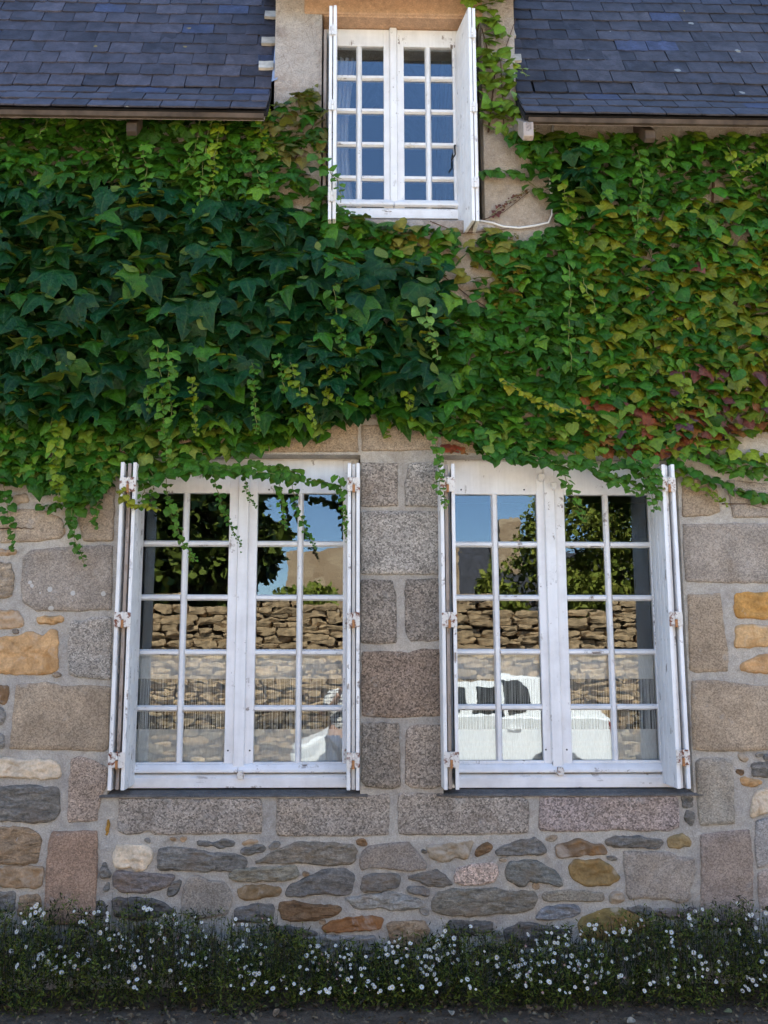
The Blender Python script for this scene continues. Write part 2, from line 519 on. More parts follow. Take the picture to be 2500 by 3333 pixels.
def wall_mesh(x0, x1, z0, z1, holes, step, amp, freq, back=THK):
    xs = {x0, x1}; zs = {z0, z1}
    for (a, b, c, d) in holes: xs |= {a, b}; zs |= {c, d}
    def fill(s, lim=None):
        s = sorted(s); o_ = []
        for a, b in zip(s[:-1], s[1:]):
            n = max(1, int(round((b - a) / step)))
            o_ += [a + (b - a) * i / n for i in range(n)]
        return o_ + [s[-1]]
    xs = fill(xs); zs = fill(zs)
    mb = MB(); idx = {}
    def vid(i, j):
        if (i, j) not in idx:
            x, z = xs[i], zs[j]
            y = amp * (n3(x * freq, z * freq, 3) + .5 * n3(x * freq * 2.7, z * freq * 2.7, 8))
            idx[(i, j)] = len(mb.v); mb.v.append((x, y, z))
        return idx[(i, j)]
    for i in range(len(xs) - 1):
        for j in range(len(zs) - 1):
            mx_, mz = (xs[i] + xs[i + 1]) / 2, (zs[j] + zs[j + 1]) / 2
            if any(a < mx_ < b and c < mz < d for a, b, c, d in holes): continue
            mb.f.append((vid(i, j), vid(i + 1, j), vid(i + 1, j + 1), vid(i, j + 1))); mb.m.append(0)
    # back faces and reveals
    bx = sorted({x0, x1} | {v for h in holes for v in h[:2]}); bz = sorted({z0, z1} | {v for h in holes for v in h[2:]})
    for a, b in zip(bx[:-1], bx[1:]):
        for c, d in zip(bz[:-1], bz[1:]):
            if any(h[0] < (a + b) / 2 < h[1] and h[2] < (c + d) / 2 < h[3] for h in holes): continue
            mb.add([(a, back, c), (b, back, c), (b, back, d), (a, back, d)], [(3, 2, 1, 0)])
    for (a, b, c, d) in holes:
        e = .0
        mb.add([(a, e, c), (a, back, c), (a, back, d), (a, e, d)], [(0, 1, 2, 3)])
        mb.add([(b, e, c), (b, back, c), (b, back, d), (b, e, d)], [(3, 2, 1, 0)])
        if d < z1: mb.add([(a, e, d), (a, back, d), (b, back, d), (b, e, d)], [(0, 1, 2, 3)])
        if c > z0: mb.add([(a, e, c), (a, back, c), (b, back, c), (b, e, c)], [(3, 2, 1, 0)])
    return mb

lw = wall_mesh(HX0, HX1, -.1, ZL, [(LWx0, LWx1, Wz0, Wz1), (RWx0, RWx1, Wz0, Wz1)], .03, .0035, 9)
wall = lw.build('wall', M['mortar'], house, smooth=False, fixn=False)
uw = wall_mesh(HX0, HX1, ZL, ZU, [(DWx0, DWx1, Dz0, ZU)], .05, .006, 7)
upper_wall = uw.build('upper_wall', M['render'], house, fixn=False)
DZT = Dz1 + .62
dw = wall_mesh(DPx0, DPx1, ZU, DZT, [(DWx0, DWx1, ZU, Dz1)], .03, .006, 6)
dormer_wall = dw.build('dormer_wall', M['dormer'], house, fixn=False)
# dormer gable, cheeks and little roof above the frame
xm = (DPx0 + DPx1) / 2
mb = MB(); mb.prism([(DPx0, DZT), (DPx1, DZT), (xm, DZT + .75)], 1, 0, THK)
mb.build('dormer_gable', M['dormer'], house)
for sgn, xx in ((0, DPx0), (1, DPx1)):
    mb = MB(); a, b = (xx + .002, xx + .3) if sgn == 0 else (xx - .3, xx - .002)
    mb.box(a, b, THK, 2.3, ZU, DZT)
    mb.build('dormer_cheek', M['dormer'], house)
for s in (-1, 1):
    mb = MB(); ex = (DPx1 - DPx0) / 2 + .12
    mb.prism([(xm, DZT + .78), (xm + s * ex, DZT + .78 - ex * 1.02), (xm + s * ex, DZT + .86 - ex * 1.02), (xm, DZT + .86)], 1, -.12, 3.2)
    mb.build('dormer_roof', M['slate_l'], house, color=(.05, .053, .07))
zq_ = P(1350, 205, .137).z; zh = zq_ + (zq_ - ZCAM) / (DCAM + .137) * .387      # hood just above the picture, mirrored in the top panes
mb = MB(); mb.prism([(-.25, zh), (-.002, zh + .16), (-.002, zh + .24), (-.25, zh + .06)], 0, DPx0 - .12, DPx1 + .12); mb.build('dormer_hood', M['flash'], house, bevel=.006)
# other walls and floors
mb = MB(); mb.box(HX0, HX1, HDEP - .4, HDEP, -.1, ZE + .3); mb.build('back_wall', M['render'], house)
RIDGE_Y = 2.75
for xx in (HX0, HX1 - .4):
    mb = MB(); mb.prism([(THK, -.1), (HDEP - .4, -.1), (HDEP - .4, ZE + .2), (RIDGE_Y, ZE + 4.7), (THK, ZE + .5)], 0, xx, xx + .4)
    mb.build('gable_wall', M['render'], house)
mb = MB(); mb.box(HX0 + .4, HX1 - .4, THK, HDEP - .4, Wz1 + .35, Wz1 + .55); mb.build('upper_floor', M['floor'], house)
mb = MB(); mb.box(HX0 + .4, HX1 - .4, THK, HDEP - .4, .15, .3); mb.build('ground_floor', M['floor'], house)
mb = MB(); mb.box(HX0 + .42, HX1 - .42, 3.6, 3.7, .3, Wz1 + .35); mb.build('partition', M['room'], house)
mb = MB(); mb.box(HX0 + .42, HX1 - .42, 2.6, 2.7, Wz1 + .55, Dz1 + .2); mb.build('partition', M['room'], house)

# --- roof profile: flared eaves then steep slope, (Y, Z) from arc length
A1, A2 = R(47), R(61)
EXPO = .136
S1 = EXPO * 3
def prof(s):
    if s <= S1: return EAVE_Y + math.cos(A1) * s, ZE + math.sin(A1) * s, A1
    y, z = EAVE_Y + math.cos(A1) * S1, ZE + math.sin(A1) * S1
    return y + math.cos(A2) * (s - S1), z + math.sin(A2) * (s - S1), A2
SR = S1 + (RIDGE_Y - prof(S1)[0]) / math.cos(A2)
RX0 = PXx(869, 350, EAVE_Y); RX1 = PXx(1712, 388, EAVE_Y)
roofs = []
for (xa, xb) in ((HX0 - .2, RX0), (RX1, HX1 + .2)):
    mb = MB()
    for (sa, sb) in ((.03, S1), (S1, SR)):
        y0, z0, a = prof(sa + 1e-6); y1, z1, _ = prof(sb); a = A1 if sb <= S1 else A2
        ny, nz = math.sin(a) * .03, -math.cos(a) * .03
        mb.prism([(y0, z0 - .014), (y1, z1 - .014), (y1 + ny, z1 + nz - .014), (y0 + ny, z0 + nz - .014)], 0, xa, xb)
    roofs.append(mb.build('roof', M['deck'], house))
mb = MB(); yA, zA, _ = prof(S1 + 2.55); yB, zB, _ = prof(SR)
mb.prism([(yA, zA), (yB, zB), (yB, zB - .05), (yA, zA - .05)], 0, RX0, RX1); mb.build('roof', M['deck'], house)
mb = MB(); mb.prism([(yB, zB), (HDEP + .3, ZE - .1), (HDEP + .3, ZE - .16), (yB, zB - .06)], 0, HX0 - .2, HX1 + .2); mb.build('roof', M['deck'], house)

# --- slates
rs = random.Random(5)
SLW = .205
def slate_mesh(k):
    r_ = random.Random(100 + k)
    w, L, th = SLW - .006, .27, .0085
    n = 7
    bot = []
    for i in range(n + 1):
        x = -w / 2 + w * i / n
        bot.append((x, r_.uniform(-.003, .003) + (.011 * r_.random() ** 2 if i in (0, n) else 0)))
    mb = MB()
    top = [(w / 2, L), (-w / 2, L)]
    poly = bot + top
    m = len(poly)
    vs_ = [(p[0], p[1], th / 2 + .0012 * r_.uniform(-1, 1)) for p in poly] + [(p[0] + .001, p[1] - .001, -th / 2) for p in poly]
    fs = [tuple(range(m)), tuple(range(2 * m - 1, m - 1, -1))] + [(i, i + m, (i + 1) % m + m, (i + 1) % m) for i in range(m)]
    mb.add(vs_, fs)
    return mb
slate_mbs = [slate_mesh(k) for k in range(6)]
slate_me = {}
for side in 'lr':
    for k in range(6): slate_me[(side, k)] = slate_mbs[k].mesh('slate', [M['slate_' + side]])
def slate_frame(s, x, tilt, rot, lift):
    y, z, _ = prof(s); a = A1 if s < S1 - EXPO * .5 else A2
    up = Vector((0, math.cos(a), math.sin(a))); nor = Vector((0, -math.sin(a), math.cos(a)))
    o_ = Vector((x, y, z)) + nor * (.012 + lift)
    up2 = (up * math.cos(tilt) - nor * math.sin(tilt)).normalized()
    rt = Vector((1, 0, 0))
    rt2 = (rt * math.cos(rot) + up2 * math.sin(rot)); up3 = (up2 * math.cos(rot) - rt * math.sin(rot))
    nn = rt2.cross(up3)
    return Matrix(((rt2.x, up3.x, nn.x, o_.x), (rt2.y, up3.y, nn.y, o_.y), (rt2.z, up3.z, nn.z, o_.z), (0, 0, 0, 1)))
VX0, VX1 = -2.45, 2.95
for ri, (side, xa, xb, ro) in enumerate((('l', HX0 - .2, RX0, roofs[0]), ('r', RX1, HX1 + .2, roofs[1]))):
    stuff = MB()
    nrow = int(SR / EXPO)
    for k in range(nrow):
        s = k * EXPO * (1 if k < 3 else 1.0)
        offx = (k % 2) * SLW / 2 + rs.uniform(-.012, .012)
        x = (xb - offx) if side == 'l' else (xa + offx)
        sg = -1 if side == 'l' else 1
        first = True
        cnt = 0
        while True:
            w = SLW * rs.uniform(.97, 1.03)
            if first and k % 2 == 1: w_ = SLW / 2 + .0; xc = (xb - w_ / 2) if side == 'l' else (xa + w_ / 2); sx = .5
            else: xc = x + sg * w / 2; sx = w / SLW; x += sg * w
            first_now = first and k % 2 == 1
            first = False
            if xc < xa - .05 or xc > xb + .05: break
            mat_ = slate_frame(s + rs.gauss(0, .0035) + .007 * n3(xc * 1.3, k * .35, 2), xc, R(2.3) + rs.gauss(0, R(.4)), rs.gauss(0, R(.55)), rs.uniform(0, .003) + {3: .004, 4: .006, 5: .006, 6: .004, 7: .002}.get(k, 0)) @ Matrix.Diagonal((sx, 1, 1, 1))
            b = rs.uniform(.6, 1.35)
            base = (.046, .041, .049) if side == 'l' else (.039, .036, .041)
            if rs.random() < .05: base = (.034, .040, .070)
            if first_now and False: continue
            vk = rs.randrange(6)
            if VX0 < xc < VX1 and k <= 11:
                o = link('slate', slate_me[(side, vk)], None, None, [c * b for c in base])
                o.matrix_world = mat_; o.parent = ro; o.matrix_parent_inverse = WI(ro)
            else:
                stuff.add([mat_ @ Vector(v) for v in slate_mbs[vk].v], slate_mbs[vk].f)
    tag(stuff.build('slate_cover', M['slate_' + side], ro, color=(.031, .032, .044), fixn=False), kind='stuff')
# eaves boards, rafter feet
for ro, xa, xb in ((roofs[0], HX0 - .2, RX0 - .02), (roofs[1], RX1 + .02, HX1 + .2)):
    mb = MB(); mb.prism([(EAVE_Y + .012, ZE - .010), (EAVE_Y + .02, ZE - .034), (EAVE_Y + .045, ZE - .034), (EAVE_Y + .05, ZE - .0)], 0, xa, xb)
    mb.build('eaves_board', M['board'], ro)
    mb = MB(); mb.prism([(EAVE_Y + .06, ZE - .03), (.02, ZE + .22), (.02, ZE + .245), (EAVE_Y + .06, ZE - .005)], 0, xa, xb)
    mb.build('soffit_board', M['wood_bare'], ro)
def rafter(xc, w, ro, mat, drop=.08, front=.055):
    mb = MB(); mb.prism([(EAVE_Y + front, ZE - .04), (EAVE_Y + front, ZE - .04 - drop), (EAVE_Y + front + .03, ZE - .055 - drop), (.05, ZE + .12), (.05, ZE + .2)], 0, xc - w / 2, xc + w / 2)
    return mb.build('rafter_foot', mat, ro, bevel=.004)
for px in (-900, -240, 418): rafter(PXx(px, 390, EAVE_Y), .06, roofs[0], M['board'], .05, .08)
for px in (2132, 2700, 3200): rafter(PXx(px, 415, EAVE_Y), .06, roofs[1], M['board'], .05, .08)
rafter(PXx(1722, 405, EAVE_Y), .06, roofs[1], M['wood_bare'], .085, .015)
# flashing pieces on the slopes beside the dormer
def flash(px0, px1, s, ro, h=.085, mat='flash', rot=0.0):
    y, z, a = prof(s)
    x0, x1 = px0, px1
    mt = slate_frame(s, (x0 + x1) / 2, R(1), rot, .02)
    mb = MB(); w = (x1 - x0) / 2
    q = [(-w, 0), (w * .3, -.004), (w, .003), (w, h), (-w * .2, h * .96), (-w, h)]
    mb.prism([(p[0], p[1]) for p in q], 2, -.012, .006)
    me = mb.mesh('flashing_piece', [M[mat]])
    o = link('flashing_piece', me); o.matrix_world = mt; o.parent = ro; o.matrix_parent_inverse = WI(ro)
def s_at(x, ypx):
    best = min((abs(  # search arc length whose projected pixel row matches
        (lambda v: PPY - FPX * (v.dot(cU) / v.dot(cF)) - ypx)(Vector((x, prof(i * .01)[0] + DCAM, prof(i * .01)[1] - ZCAM)))), i * .01) for i in range(0, 220))
    return best[1]
for yp in (160, 72, 240): flash(RX0 - .085, RX0 + .006, s_at(RX0, yp), roofs[0], rot=R(rs.uniform(-4, 4)))
for yp in (48, 135, 214): flash(RX1 - .004, RX1 + .07, s_at(RX1, yp), roofs[1], rot=R(rs.uniform(-4, 4)))
for ro, xx, sg in ((roofs[0], RX0, 1), (roofs[1], RX1, -1)):
    mb = MB()
    pts = [prof(s_ * .06)[:2] for s_ in range(8, 22)]
    for i in range(len(pts) - 1):
        (y0, z0), (y1, z1) = pts[i], pts[i + 1]
        w = .035 + .008 * n3(i * .7, 3 + xx)
        mb.add([(xx, y0 - .02, z0 + .01), (xx + sg * w, y0 - .03, z0 + .02), (xx + sg * w, y1 - .03, z1 + .02), (xx, y1 - .02, z1 + .01)], [(0, 1, 2, 3)])
    mb.build('flashing_strip', M['zinc'], ro)

# --- stones of the lower wall, traced from the photograph
G, GL, GS, GC, S_, O_ = 'granite', 'granite_lichen', 'granite_soft', 'granite_coarse', 'schist', 'ochre'
cG = (.33, .295, .262); cGp = (.35, .285, .24); cGd = (.255, .23, .205); cB = (.36, .295, .225); cGr = (.34, .325, .305)
cS = (.215, .205, .19); cSb = (.20, .19, .18); cSd = (.145, .135, .127); cBr = (.20, .125, .07); cO = (.48, .305, .155); cT = (.34, .245, .16); cQ = (.58, .49, .38)
STONES = [
 (GS, cB, [(0,1665),(85,1655),(150,1662),(205,1690),(214,1735),(200,1752),(110,1765),(0,1768)]),
 (O_, cT, [(-30,1790),(52,1792),(50,1803),(-30,1808)]),
 (O_, cB, [(45,1615),(85,1610),(92,1630),(50,1642)]),
 (GL, cG, [(75,1815),(100,1790),(240,1777),(368,1773),(366,1885),(364,1985),(250,1990),(120,1990),(75,1960),(68,1900)]),
 (GS, cB, [(265,1590),(376,1580),(370,1762),(270,1763),(255,1700)]),
 (S_, cB, [(-40,1830),(35,1835),(45,1870),(40,1940),(-40,1950)]),
 (O_, cT, [(-40,1990),(60,1990),(76,2025),(76,2038),(40,2043),(-40,2040)]),
 (O_, cO, [(120,2012),(150,2006),(203,2012),(204,2022),(180,2029),(130,2030)]),
 (O_, cO, [(-40,2080),(20,2074),(60,2075),(90,2060),(112,2060),(140,2072),(165,2052),(185,2052),(186,2090),(189,2150),(186,2175),(172,2190),(115,2196),(50,2193),(-40,2190)]),
 (G, cGr, [(228,2030),(240,2018),(262,2025),(300,2010),(345,2005),(366,2010),(364,2100),(362,2213),(330,2212),(250,2205),(225,2195),(220,2130),(222,2080)]),
 (GS, cB, [(53,2228),(130,2222),(150,2218),(200,2232),(300,2230),(360,2232),(357,2330),(354,2436),(340,2447),(250,2443),(130,2440),(30,2438),(32,2420),(40,2350),(48,2280)]),
 (O_, cBr, [(-40,2230),(27,2232),(25,2270),(18,2290),(-40,2285)]),
 (S_, cGr, [(-40,2300),(10,2305),(16,2330),(8,2355),(-40,2362)]),
 (S_, cGr, [(-40,2388),(10,2392),(10,2432),(-40,2436)]),
 (O_, cQ, [(-40,2470),(30,2468),(60,2474),(140,2473),(165,2473),(195,2492),(198,2520),(190,2530),(140,2533),(60,2528),(-40,2527)]),
 (G, cGp, [(232,2470),(260,2460),(300,2470),(330,2485),(352,2500),(348,2560),(335,2585),(320,2640),(318,2672),(222,2678),(220,2655),(222,2580),(224,2540),(228,2500)]),
 (S_, cS, [(-40,2565),(60,2560),(90,2555),(150,2562),(190,2565),(193,2600),(192,2640),(180,2665),(155,2675),(110,2677),(60,2670),(-40,2672)]),
 (S_, cT, [(-40,2696),(60,2692),(110,2705),(128,2718),(132,2740),(127,2775),(120,2808),(80,2812),(20,2810),(-40,2812)]),
 (O_, cT, [(-40,2824),(60,2819),(138,2824),(143,2840),(132,2880),(110,2890),(70,2887),(-40,2880)]),
 (S_, cS, [(-40,2900),(45,2905),(48,2960),(-40,2970)]),
 (S_, cT, [(65,2915),(125,2915),(132,2950),(120,2975),(60,2978)]),
 (GS, (.36,.25,.185), [(170,2705),(318,2703),(320,2750),(316,2870),(310,3010),(142,3010),(148,2880),(152,2790),(160,2730)]),
 (O_, (.30,.17,.04), [(352,2665),(358,2680),(357,2705),(345,2720),(348,2695)]),
 (S_, cS, [(335,2812),(345,2810),(355,2835),(358,2850),(330,2855),(326,2840)]),
 (S_, cS, [(338,2892),(355,2870),(352,2895),(343,2900)]),
 (GC, cG, [(386,2597),(500,2597),(720,2600),(845,2597),(852,2605),(855,2650),(852,2710),(840,2714),(650,2716),(500,2717),(478,2702),(465,2708),(450,2716),(410,2716),(386,2705),(380,2680),(386,2650)]),
 (O_, cQ, [(380,2748),(430,2752),(480,2754),(500,2775),(485,2805),(475,2830),(450,2833),(430,2820),(405,2826),(375,2818),(368,2790)]),
 (S_, cS, [(518,2762),(600,2758),(640,2765),(680,2775),(760,2780),(800,2795),(806,2810),(800,2825),(760,2832),(650,2835),(560,2832),(520,2825),(514,2795)]),
 (S_, cS, [(645,2738),(700,2742),(735,2735),(763,2738),(758,2752),(720,2758),(690,2752),(645,2750)]),
 (O_, cT, [(795,2740),(815,2732),(838,2733),(842,2742),(790,2748)]),
 (S_, cS, [(785,2768),(830,2755),(858,2750),(865,2760),(855,2772),(810,2780),(785,2778)]),
 (S_, (.25,.22,.21), [(385,2835),(440,2842),(480,2845),(540,2848),(562,2850),(566,2858),(540,2885),(500,2898),(480,2905),(420,2905),(385,2900),(370,2880),(372,2850)]),
 (S_, cS, [(545,2900),(565,2872),(588,2865),(588,2885),(575,2912),(560,2918),(548,2912)]),
 (GS, (.28,.255,.225), [(612,2855),(640,2848),(680,2865),(730,2868),(750,2890),(758,2920),(750,2960),(735,2980),(690,2985),(640,2992),(590,2975),(588,2930),(600,2880)]),
 (S_, cSd, [(365,2928),(420,2922),(480,2925),(520,2935),(550,2950),(568,2965),(540,2975),(500,2985),(440,2990),(375,2980)]),
 (S_, cSd, [(310,2940),(335,2932),(350,2960),(345,2975),(312,2980)]),
 (S_, cSb, [(765,2960),(820,2945),(885,2943),(892,2960),(888,2990),(840,3000),(765,2998)]),
 (S_, (.28,.255,.20), [(745,2845),(760,2832),(850,2826),(960,2820),(970,2840),(972,2850),(950,2862),(870,2867),(770,2867),(748,2860)]),
 (O_, (.215,.15,.085), [(775,2900),(800,2885),(850,2885),(910,2888),(916,2900),(905,2915),(850,2922),(800,2928),(778,2920)]),
 (GC, cG, [(900,2599),(1000,2597),(1150,2597),(1180,2588),(1270,2584),(1268,2650),(1265,2718),(1150,2722),(1000,2722),(905,2722),(898,2700),(900,2640)]),
 (GC, cG, [(1296,2585),(1310,2580),(1440,2582),(1465,2594),(1700,2592),(1720,2610),(1724,2660),(1718,2712),(1600,2716),(1450,2718),(1320,2718),(1297,2712),(1294,2650)]),
 (S_, (.26,.23,.19), [(830,2808),(880,2780),(960,2745),(1000,2742),(1080,2745),(1150,2752),(1162,2768),(1155,2800),(1140,2812),(1070,2815),(1000,2808),(900,2808)]),
 (GS, (.27,.235,.205), [(1180,2770),(1200,2752),(1270,2742),(1330,2740),(1345,2755),(1390,2810),(1388,2830),(1340,2838),(1270,2830),(1200,2822),(1178,2835),(1168,2825),(1170,2795)]),
 (S_, cSb, [(932,2902),(950,2880),(1000,2858),(1050,2832),(1100,2828),(1130,2830),(1152,2845),(1150,2870),(1140,2905),(1100,2915),(1075,2910),(1040,2905),(985,2918),(930,2915)]),
 (S_, cS, [(1185,2850),(1250,2843),(1300,2848),(1304,2865),(1295,2888),(1240,2898),(1180,2900),(1172,2890)]),
 (S_, cS, [(1328,2855),(1400,2838),(1420,2832),(1440,2845),(1475,2878),(1440,2882),(1390,2882)]),
 (S_, cSb, [(1330,2888),(1360,2882),(1398,2898),(1395,2915),(1350,2908),(1328,2902)]),
 (S_, (.34,.33,.31), [(1125,2922),(1170,2918),(1260,2905),(1310,2912),(1370,2932),(1390,2940),(1380,2952),(1320,2960),(1280,2962),(1240,2950),(1180,2960),(1150,2950)]),
 (S_, cBr, [(908,2940),(960,2935),(1020,2945),(1100,2950),(1112,2958),(1105,2972),(1080,2982),(1020,2992),(960,2995),(920,2988),(912,2965)]),
 (O_, (.25,.12,.05), [(1045,3018),(1080,3000),(1140,2990),(1200,2982),(1240,2988),(1250,2992),(1235,3020),(1180,3025),(1130,3030),(1100,3034),(1060,3032)]),
 (S_, cSd, [(900,3015),(960,3020),(1020,3032),(1035,3042),(1000,3052),(960,3052),(900,3045)]),
 (S_, cGr, [(965,3060),(1050,3045),(1150,3048),(1220,3046),(1230,3080),(1200,3100),(1000,3110)]),
 (S_, cT, [(1258,3010),(1290,3000),(1380,2998),(1400,3030),(1360,3080),(1285,3085),(1270,3050)]),
 (O_, (.27,.22,.16), [(1390,2755),(1440,2748),(1500,2745),(1540,2738),(1530,2770),(1520,2795),(1490,2790),(1460,2802),(1420,2802),(1400,2790),(1398,2775)]),
 (S_, cBr, [(1550,2770),(1570,2750),(1590,2742),(1602,2755),(1590,2770),(1555,2788),(1548,2782)]),
 (S_, cS, [(1612,2770),(1640,2755),(1700,2735),(1740,2727),(1765,2745),(1778,2770),(1760,2780),(1700,2780),(1640,2782),(1615,2780)]),
 (GC, (.42,.33,.28), [(1475,2850),(1488,2825),(1540,2812),(1600,2805),(1620,2815),(1626,2845),(1610,2870),(1570,2882),(1500,2882),(1478,2872)]),
 (S_, (.22,.22,.20), [(1650,2820),(1660,2805),(1720,2800),(1760,2808),(1800,2830),(1830,2868),(1832,2880),(1815,2884),(1770,2872),(1720,2868),(1705,2882),(1685,2882),(1650,2860),(1645,2840)]),
 (S_, (.235,.215,.18), [(1406,2935),(1425,2905),(1460,2895),(1560,2895),(1620,2893),(1650,2903),(1700,2900),(1740,2900),(1748,2925),(1735,2955),(1700,2968),(1640,2968),(1560,2980),(1500,2980),(1440,2975),(1408,2960)]),
 (GS, (.29,.26,.21), [(1762,2915),(1775,2902),(1850,2895),(1900,2898),(1962,2905),(1970,2925),(1960,2935),(1880,2935),(1770,2934)]),
 (S_, (.26,.27,.29), [(1745,2985),(1760,2962),(1800,2948),(1870,2945),(1892,2960),(1885,2975),(1830,2990),(1780,2995),(1750,2992)]),
 (S_, cSd, [(1460,3000),(1550,2996),(1600,3000),(1600,3030),(1500,3045),(1455,3035)]),
 (S_, cSd, [(1640,3030),(1690,3005),(1720,3003),(1800,3020),(1860,3030),(1850,3060),(1750,3080),(1650,3075)]),
 (GC, (.335,.28,.265), [(1756,2592),(1850,2592),(2000,2592),(2205,2589),(2210,2620),(2212,2690),(2180,2705),(2050,2705),(2000,2700),(1980,2706),(1850,2708),(1760,2705),(1752,2690),(1754,2640)]),
 (S_, cS, [(2222,2592),(2245,2587),(2256,2600),(2252,2628),(2222,2625)]),
 (S_, cS, [(2228,2655),(2240,2640),(2258,2650),(2258,2672),(2250,2688),(2230,2672)]),
 (O_, (.20,.135,.085), [(1810,2755),(1850,2742),(1885,2730),(1920,2745),(1960,2750),(1973,2770),(1970,2778),(1900,2780),(1850,2788),(1815,2790)]),
 (S_, cS, [(1970,2735),(2000,2722),(2080,2725),(2150,2732),(2158,2745),(2140,2757),(2080,2757),(2000,2755),(1975,2750)]),
 (O_, (.235,.175,.09), [(2175,2735),(2200,2718),(2225,2716),(2248,2735),(2246,2750),(2200,2758),(2176,2755)]),
 (S_, cS, [(1978,2788),(2000,2790),(2008,2797),(1995,2800),(1978,2795)]),
 (O_, (.22,.15,.065), [(1852,2820),(1870,2800),(1920,2802),(1950,2797),(1985,2815),(2020,2855),(2000,2870),(1980,2880),(1900,2880),(1870,2862),(1855,2840)]),
 (GS, cG, [(2026,2770),(2100,2772),(2180,2772),(2210,2788),(2260,2793),(2264,2830),(2258,2870),(2248,2890),(2245,2930),(2220,2942),(2170,2928),(2080,2925),(2050,2930),(2038,2910),(2035,2860),(2030,2820)]),
 (O_, cB, [(1985,2915),(2000,2904),(2020,2905),(2032,2928),(2010,2940),(1985,2940)]),
 (S_, cS, [(2040,2958),(2080,2950),(2118,2958),(2120,2975),(2100,2980),(2060,2968)]),
 (S_, (.24,.2,.185), [(2130,2968),(2150,2958),(2200,2962),(2265,2955),(2266,2980),(2200,2985),(2160,2985)]),
 (O_, (.21,.155,.06), [(1900,2985),(1960,2962),(2010,2956),(2060,2975),(2115,3000),(2100,3030),(1980,3060),(1890,3050),(1880,3010)]),
 (GS, (.30,.25,.225), [(2278,2715),(2350,2705),(2440,2698),(2448,2760),(2452,2840),(2450,2920),(2455,3020),(2280,3020),(2280,2900),(2282,2820)]),
 (GS, (.36,.30,.27), [(2465,2842),(2490,2829),(2560,2825),(2560,2960),(2470,2960)]),
 (GS, (.31,.315,.325), [(2460,2672),(2500,2658),(2560,2650),(2560,2812),(2500,2815),(2465,2828),(2455,2760)]),
 (GS, cB, [(2218,1580),(2232,1555),(2320,1560),(2335,1600),(2345,1665),(2300,1680),(2222,1683)]),
 (GS, cG, [(2365,1562),(2560,1580),(2560,1685),(2385,1685),(2375,1640)]),
 (GS, cG, [(2222,1705),(2400,1703),(2560,1705),(2560,1900),(2350,1898),(2232,1893),(2224,1800)]),
 (GS, cB, [(2238,1935),(2345,1930),(2352,1990),(2360,2060),(2370,2120),(2370,2185),(2260,2190),(2244,2180),(2240,2050)]),
 (O_, (.42,.235,.075), [(2395,1935),(2440,1930),(2560,1932),(2560,2017),(2440,2012),(2400,2008),(2390,1980)]),
 (O_, (.47,.315,.165), [(2395,2040),(2420,2035),(2560,2040),(2560,2098),(2440,2105),(2394,2107)]),
 (O_, (.45,.28,.14), [(2408,2170),(2430,2150),(2470,2135),(2560,2118),(2560,2192),(2450,2188),(2410,2182)]),
 (GS, cB, [(2250,2215),(2330,2212),(2440,2230),(2560,2235),(2560,2440),(2400,2445),(2300,2445),(2254,2440),(2250,2320)]),
 (GS, (.37,.345,.30), [(2262,2480),(2280,2468),(2340,2465),(2382,2475),(2388,2550),(2392,2680),(2380,2682),(2280,2688),(2275,2680),(2268,2600)]),
 (S_, cS, [(2445,2490),(2500,2480),(2560,2485),(2560,2530),(2450,2525)]),
 (O_, cO, [(2408,2530),(2440,2535),(2470,2540),(2480,2548),(2460,2558),(2420,2555)]),
 (O_, cQ, [(2450,2600),(2470,2572),(2560,2565),(2560,2636),(2500,2642),(2445,2660)]),
 (GC, cG, [(1175,1505),(1295,1507),(1294,1600),(1296,1648),(1175,1650)]),
 (GC, cGr, [(1332,1508),(1422,1505),(1430,1580),(1433,1650),(1318,1648),(1318,1570)]),
 (GC, cGr, [(1175,1664),(1428,1664),(1434,1760),(1435,1870),(1175,1870)]),
 (GC, cGd, [(1174,1885),(1278,1888),(1290,1940),(1292,2095),(1215,2097),(1174,2092)]),
 (GC, cGd, [(1320,1885),(1432,1882),(1437,2000),(1436,2085),(1335,2090),(1318,2050),(1318,1930)]),
 (GC, (.27,.215,.175), [(1178,2120),(1300,2120),(1330,2124),(1370,2110),(1432,2112),(1440,2200),(1440,2330),(1300,2338),(1180,2332),(1174,2250)]),
 (GC, (.275,.25,.22), [(1176,2352),(1298,2352),(1302,2440),(1304,2560),(1280,2568),(1190,2562),(1176,2540)]),
 (GC, cG, [(1335,2362),(1350,2358),(1440,2358),(1443,2450),(1443,2560),(1400,2568),(1340,2565),(1318,2550),(1320,2440),(1322,2380)]),
 (GS, (.36,.285,.205), [(330,1385),(800,1380),(1165,1378),(1167,1470),(800,1474),(330,1476)]),
 (GS, (.36,.30,.235), [(1177,1385),(1300,1382),(1425,1385),(1426,1466),(1300,1468),(1177,1468)]),
 (GS, (.36,.285,.205), [(1437,1385),(1800,1382),(2260,1380),(2260,1474),(1800,1475),(1437,1474)]),
]
def resample(poly, step):
    out = []
    for i in range(len(poly)):
        a, b = Vector(poly[i]), Vector(poly[(i + 1) % len(poly)])
        n = max(1, int(round((b - a).length / step)))
        out += [a + (b - a) * k / n for k in range(n)]
    return out
def soften(poly, cut):
    out = []
    for i in range(len(poly)):
        a, b = poly[i], poly[(i + 1) % len(poly)]
        f = min(.25, cut / max(1e-6, (b - a).length))
        out += [a + (b - a) * f, a + (b - a) * (1 - f)]
    return out
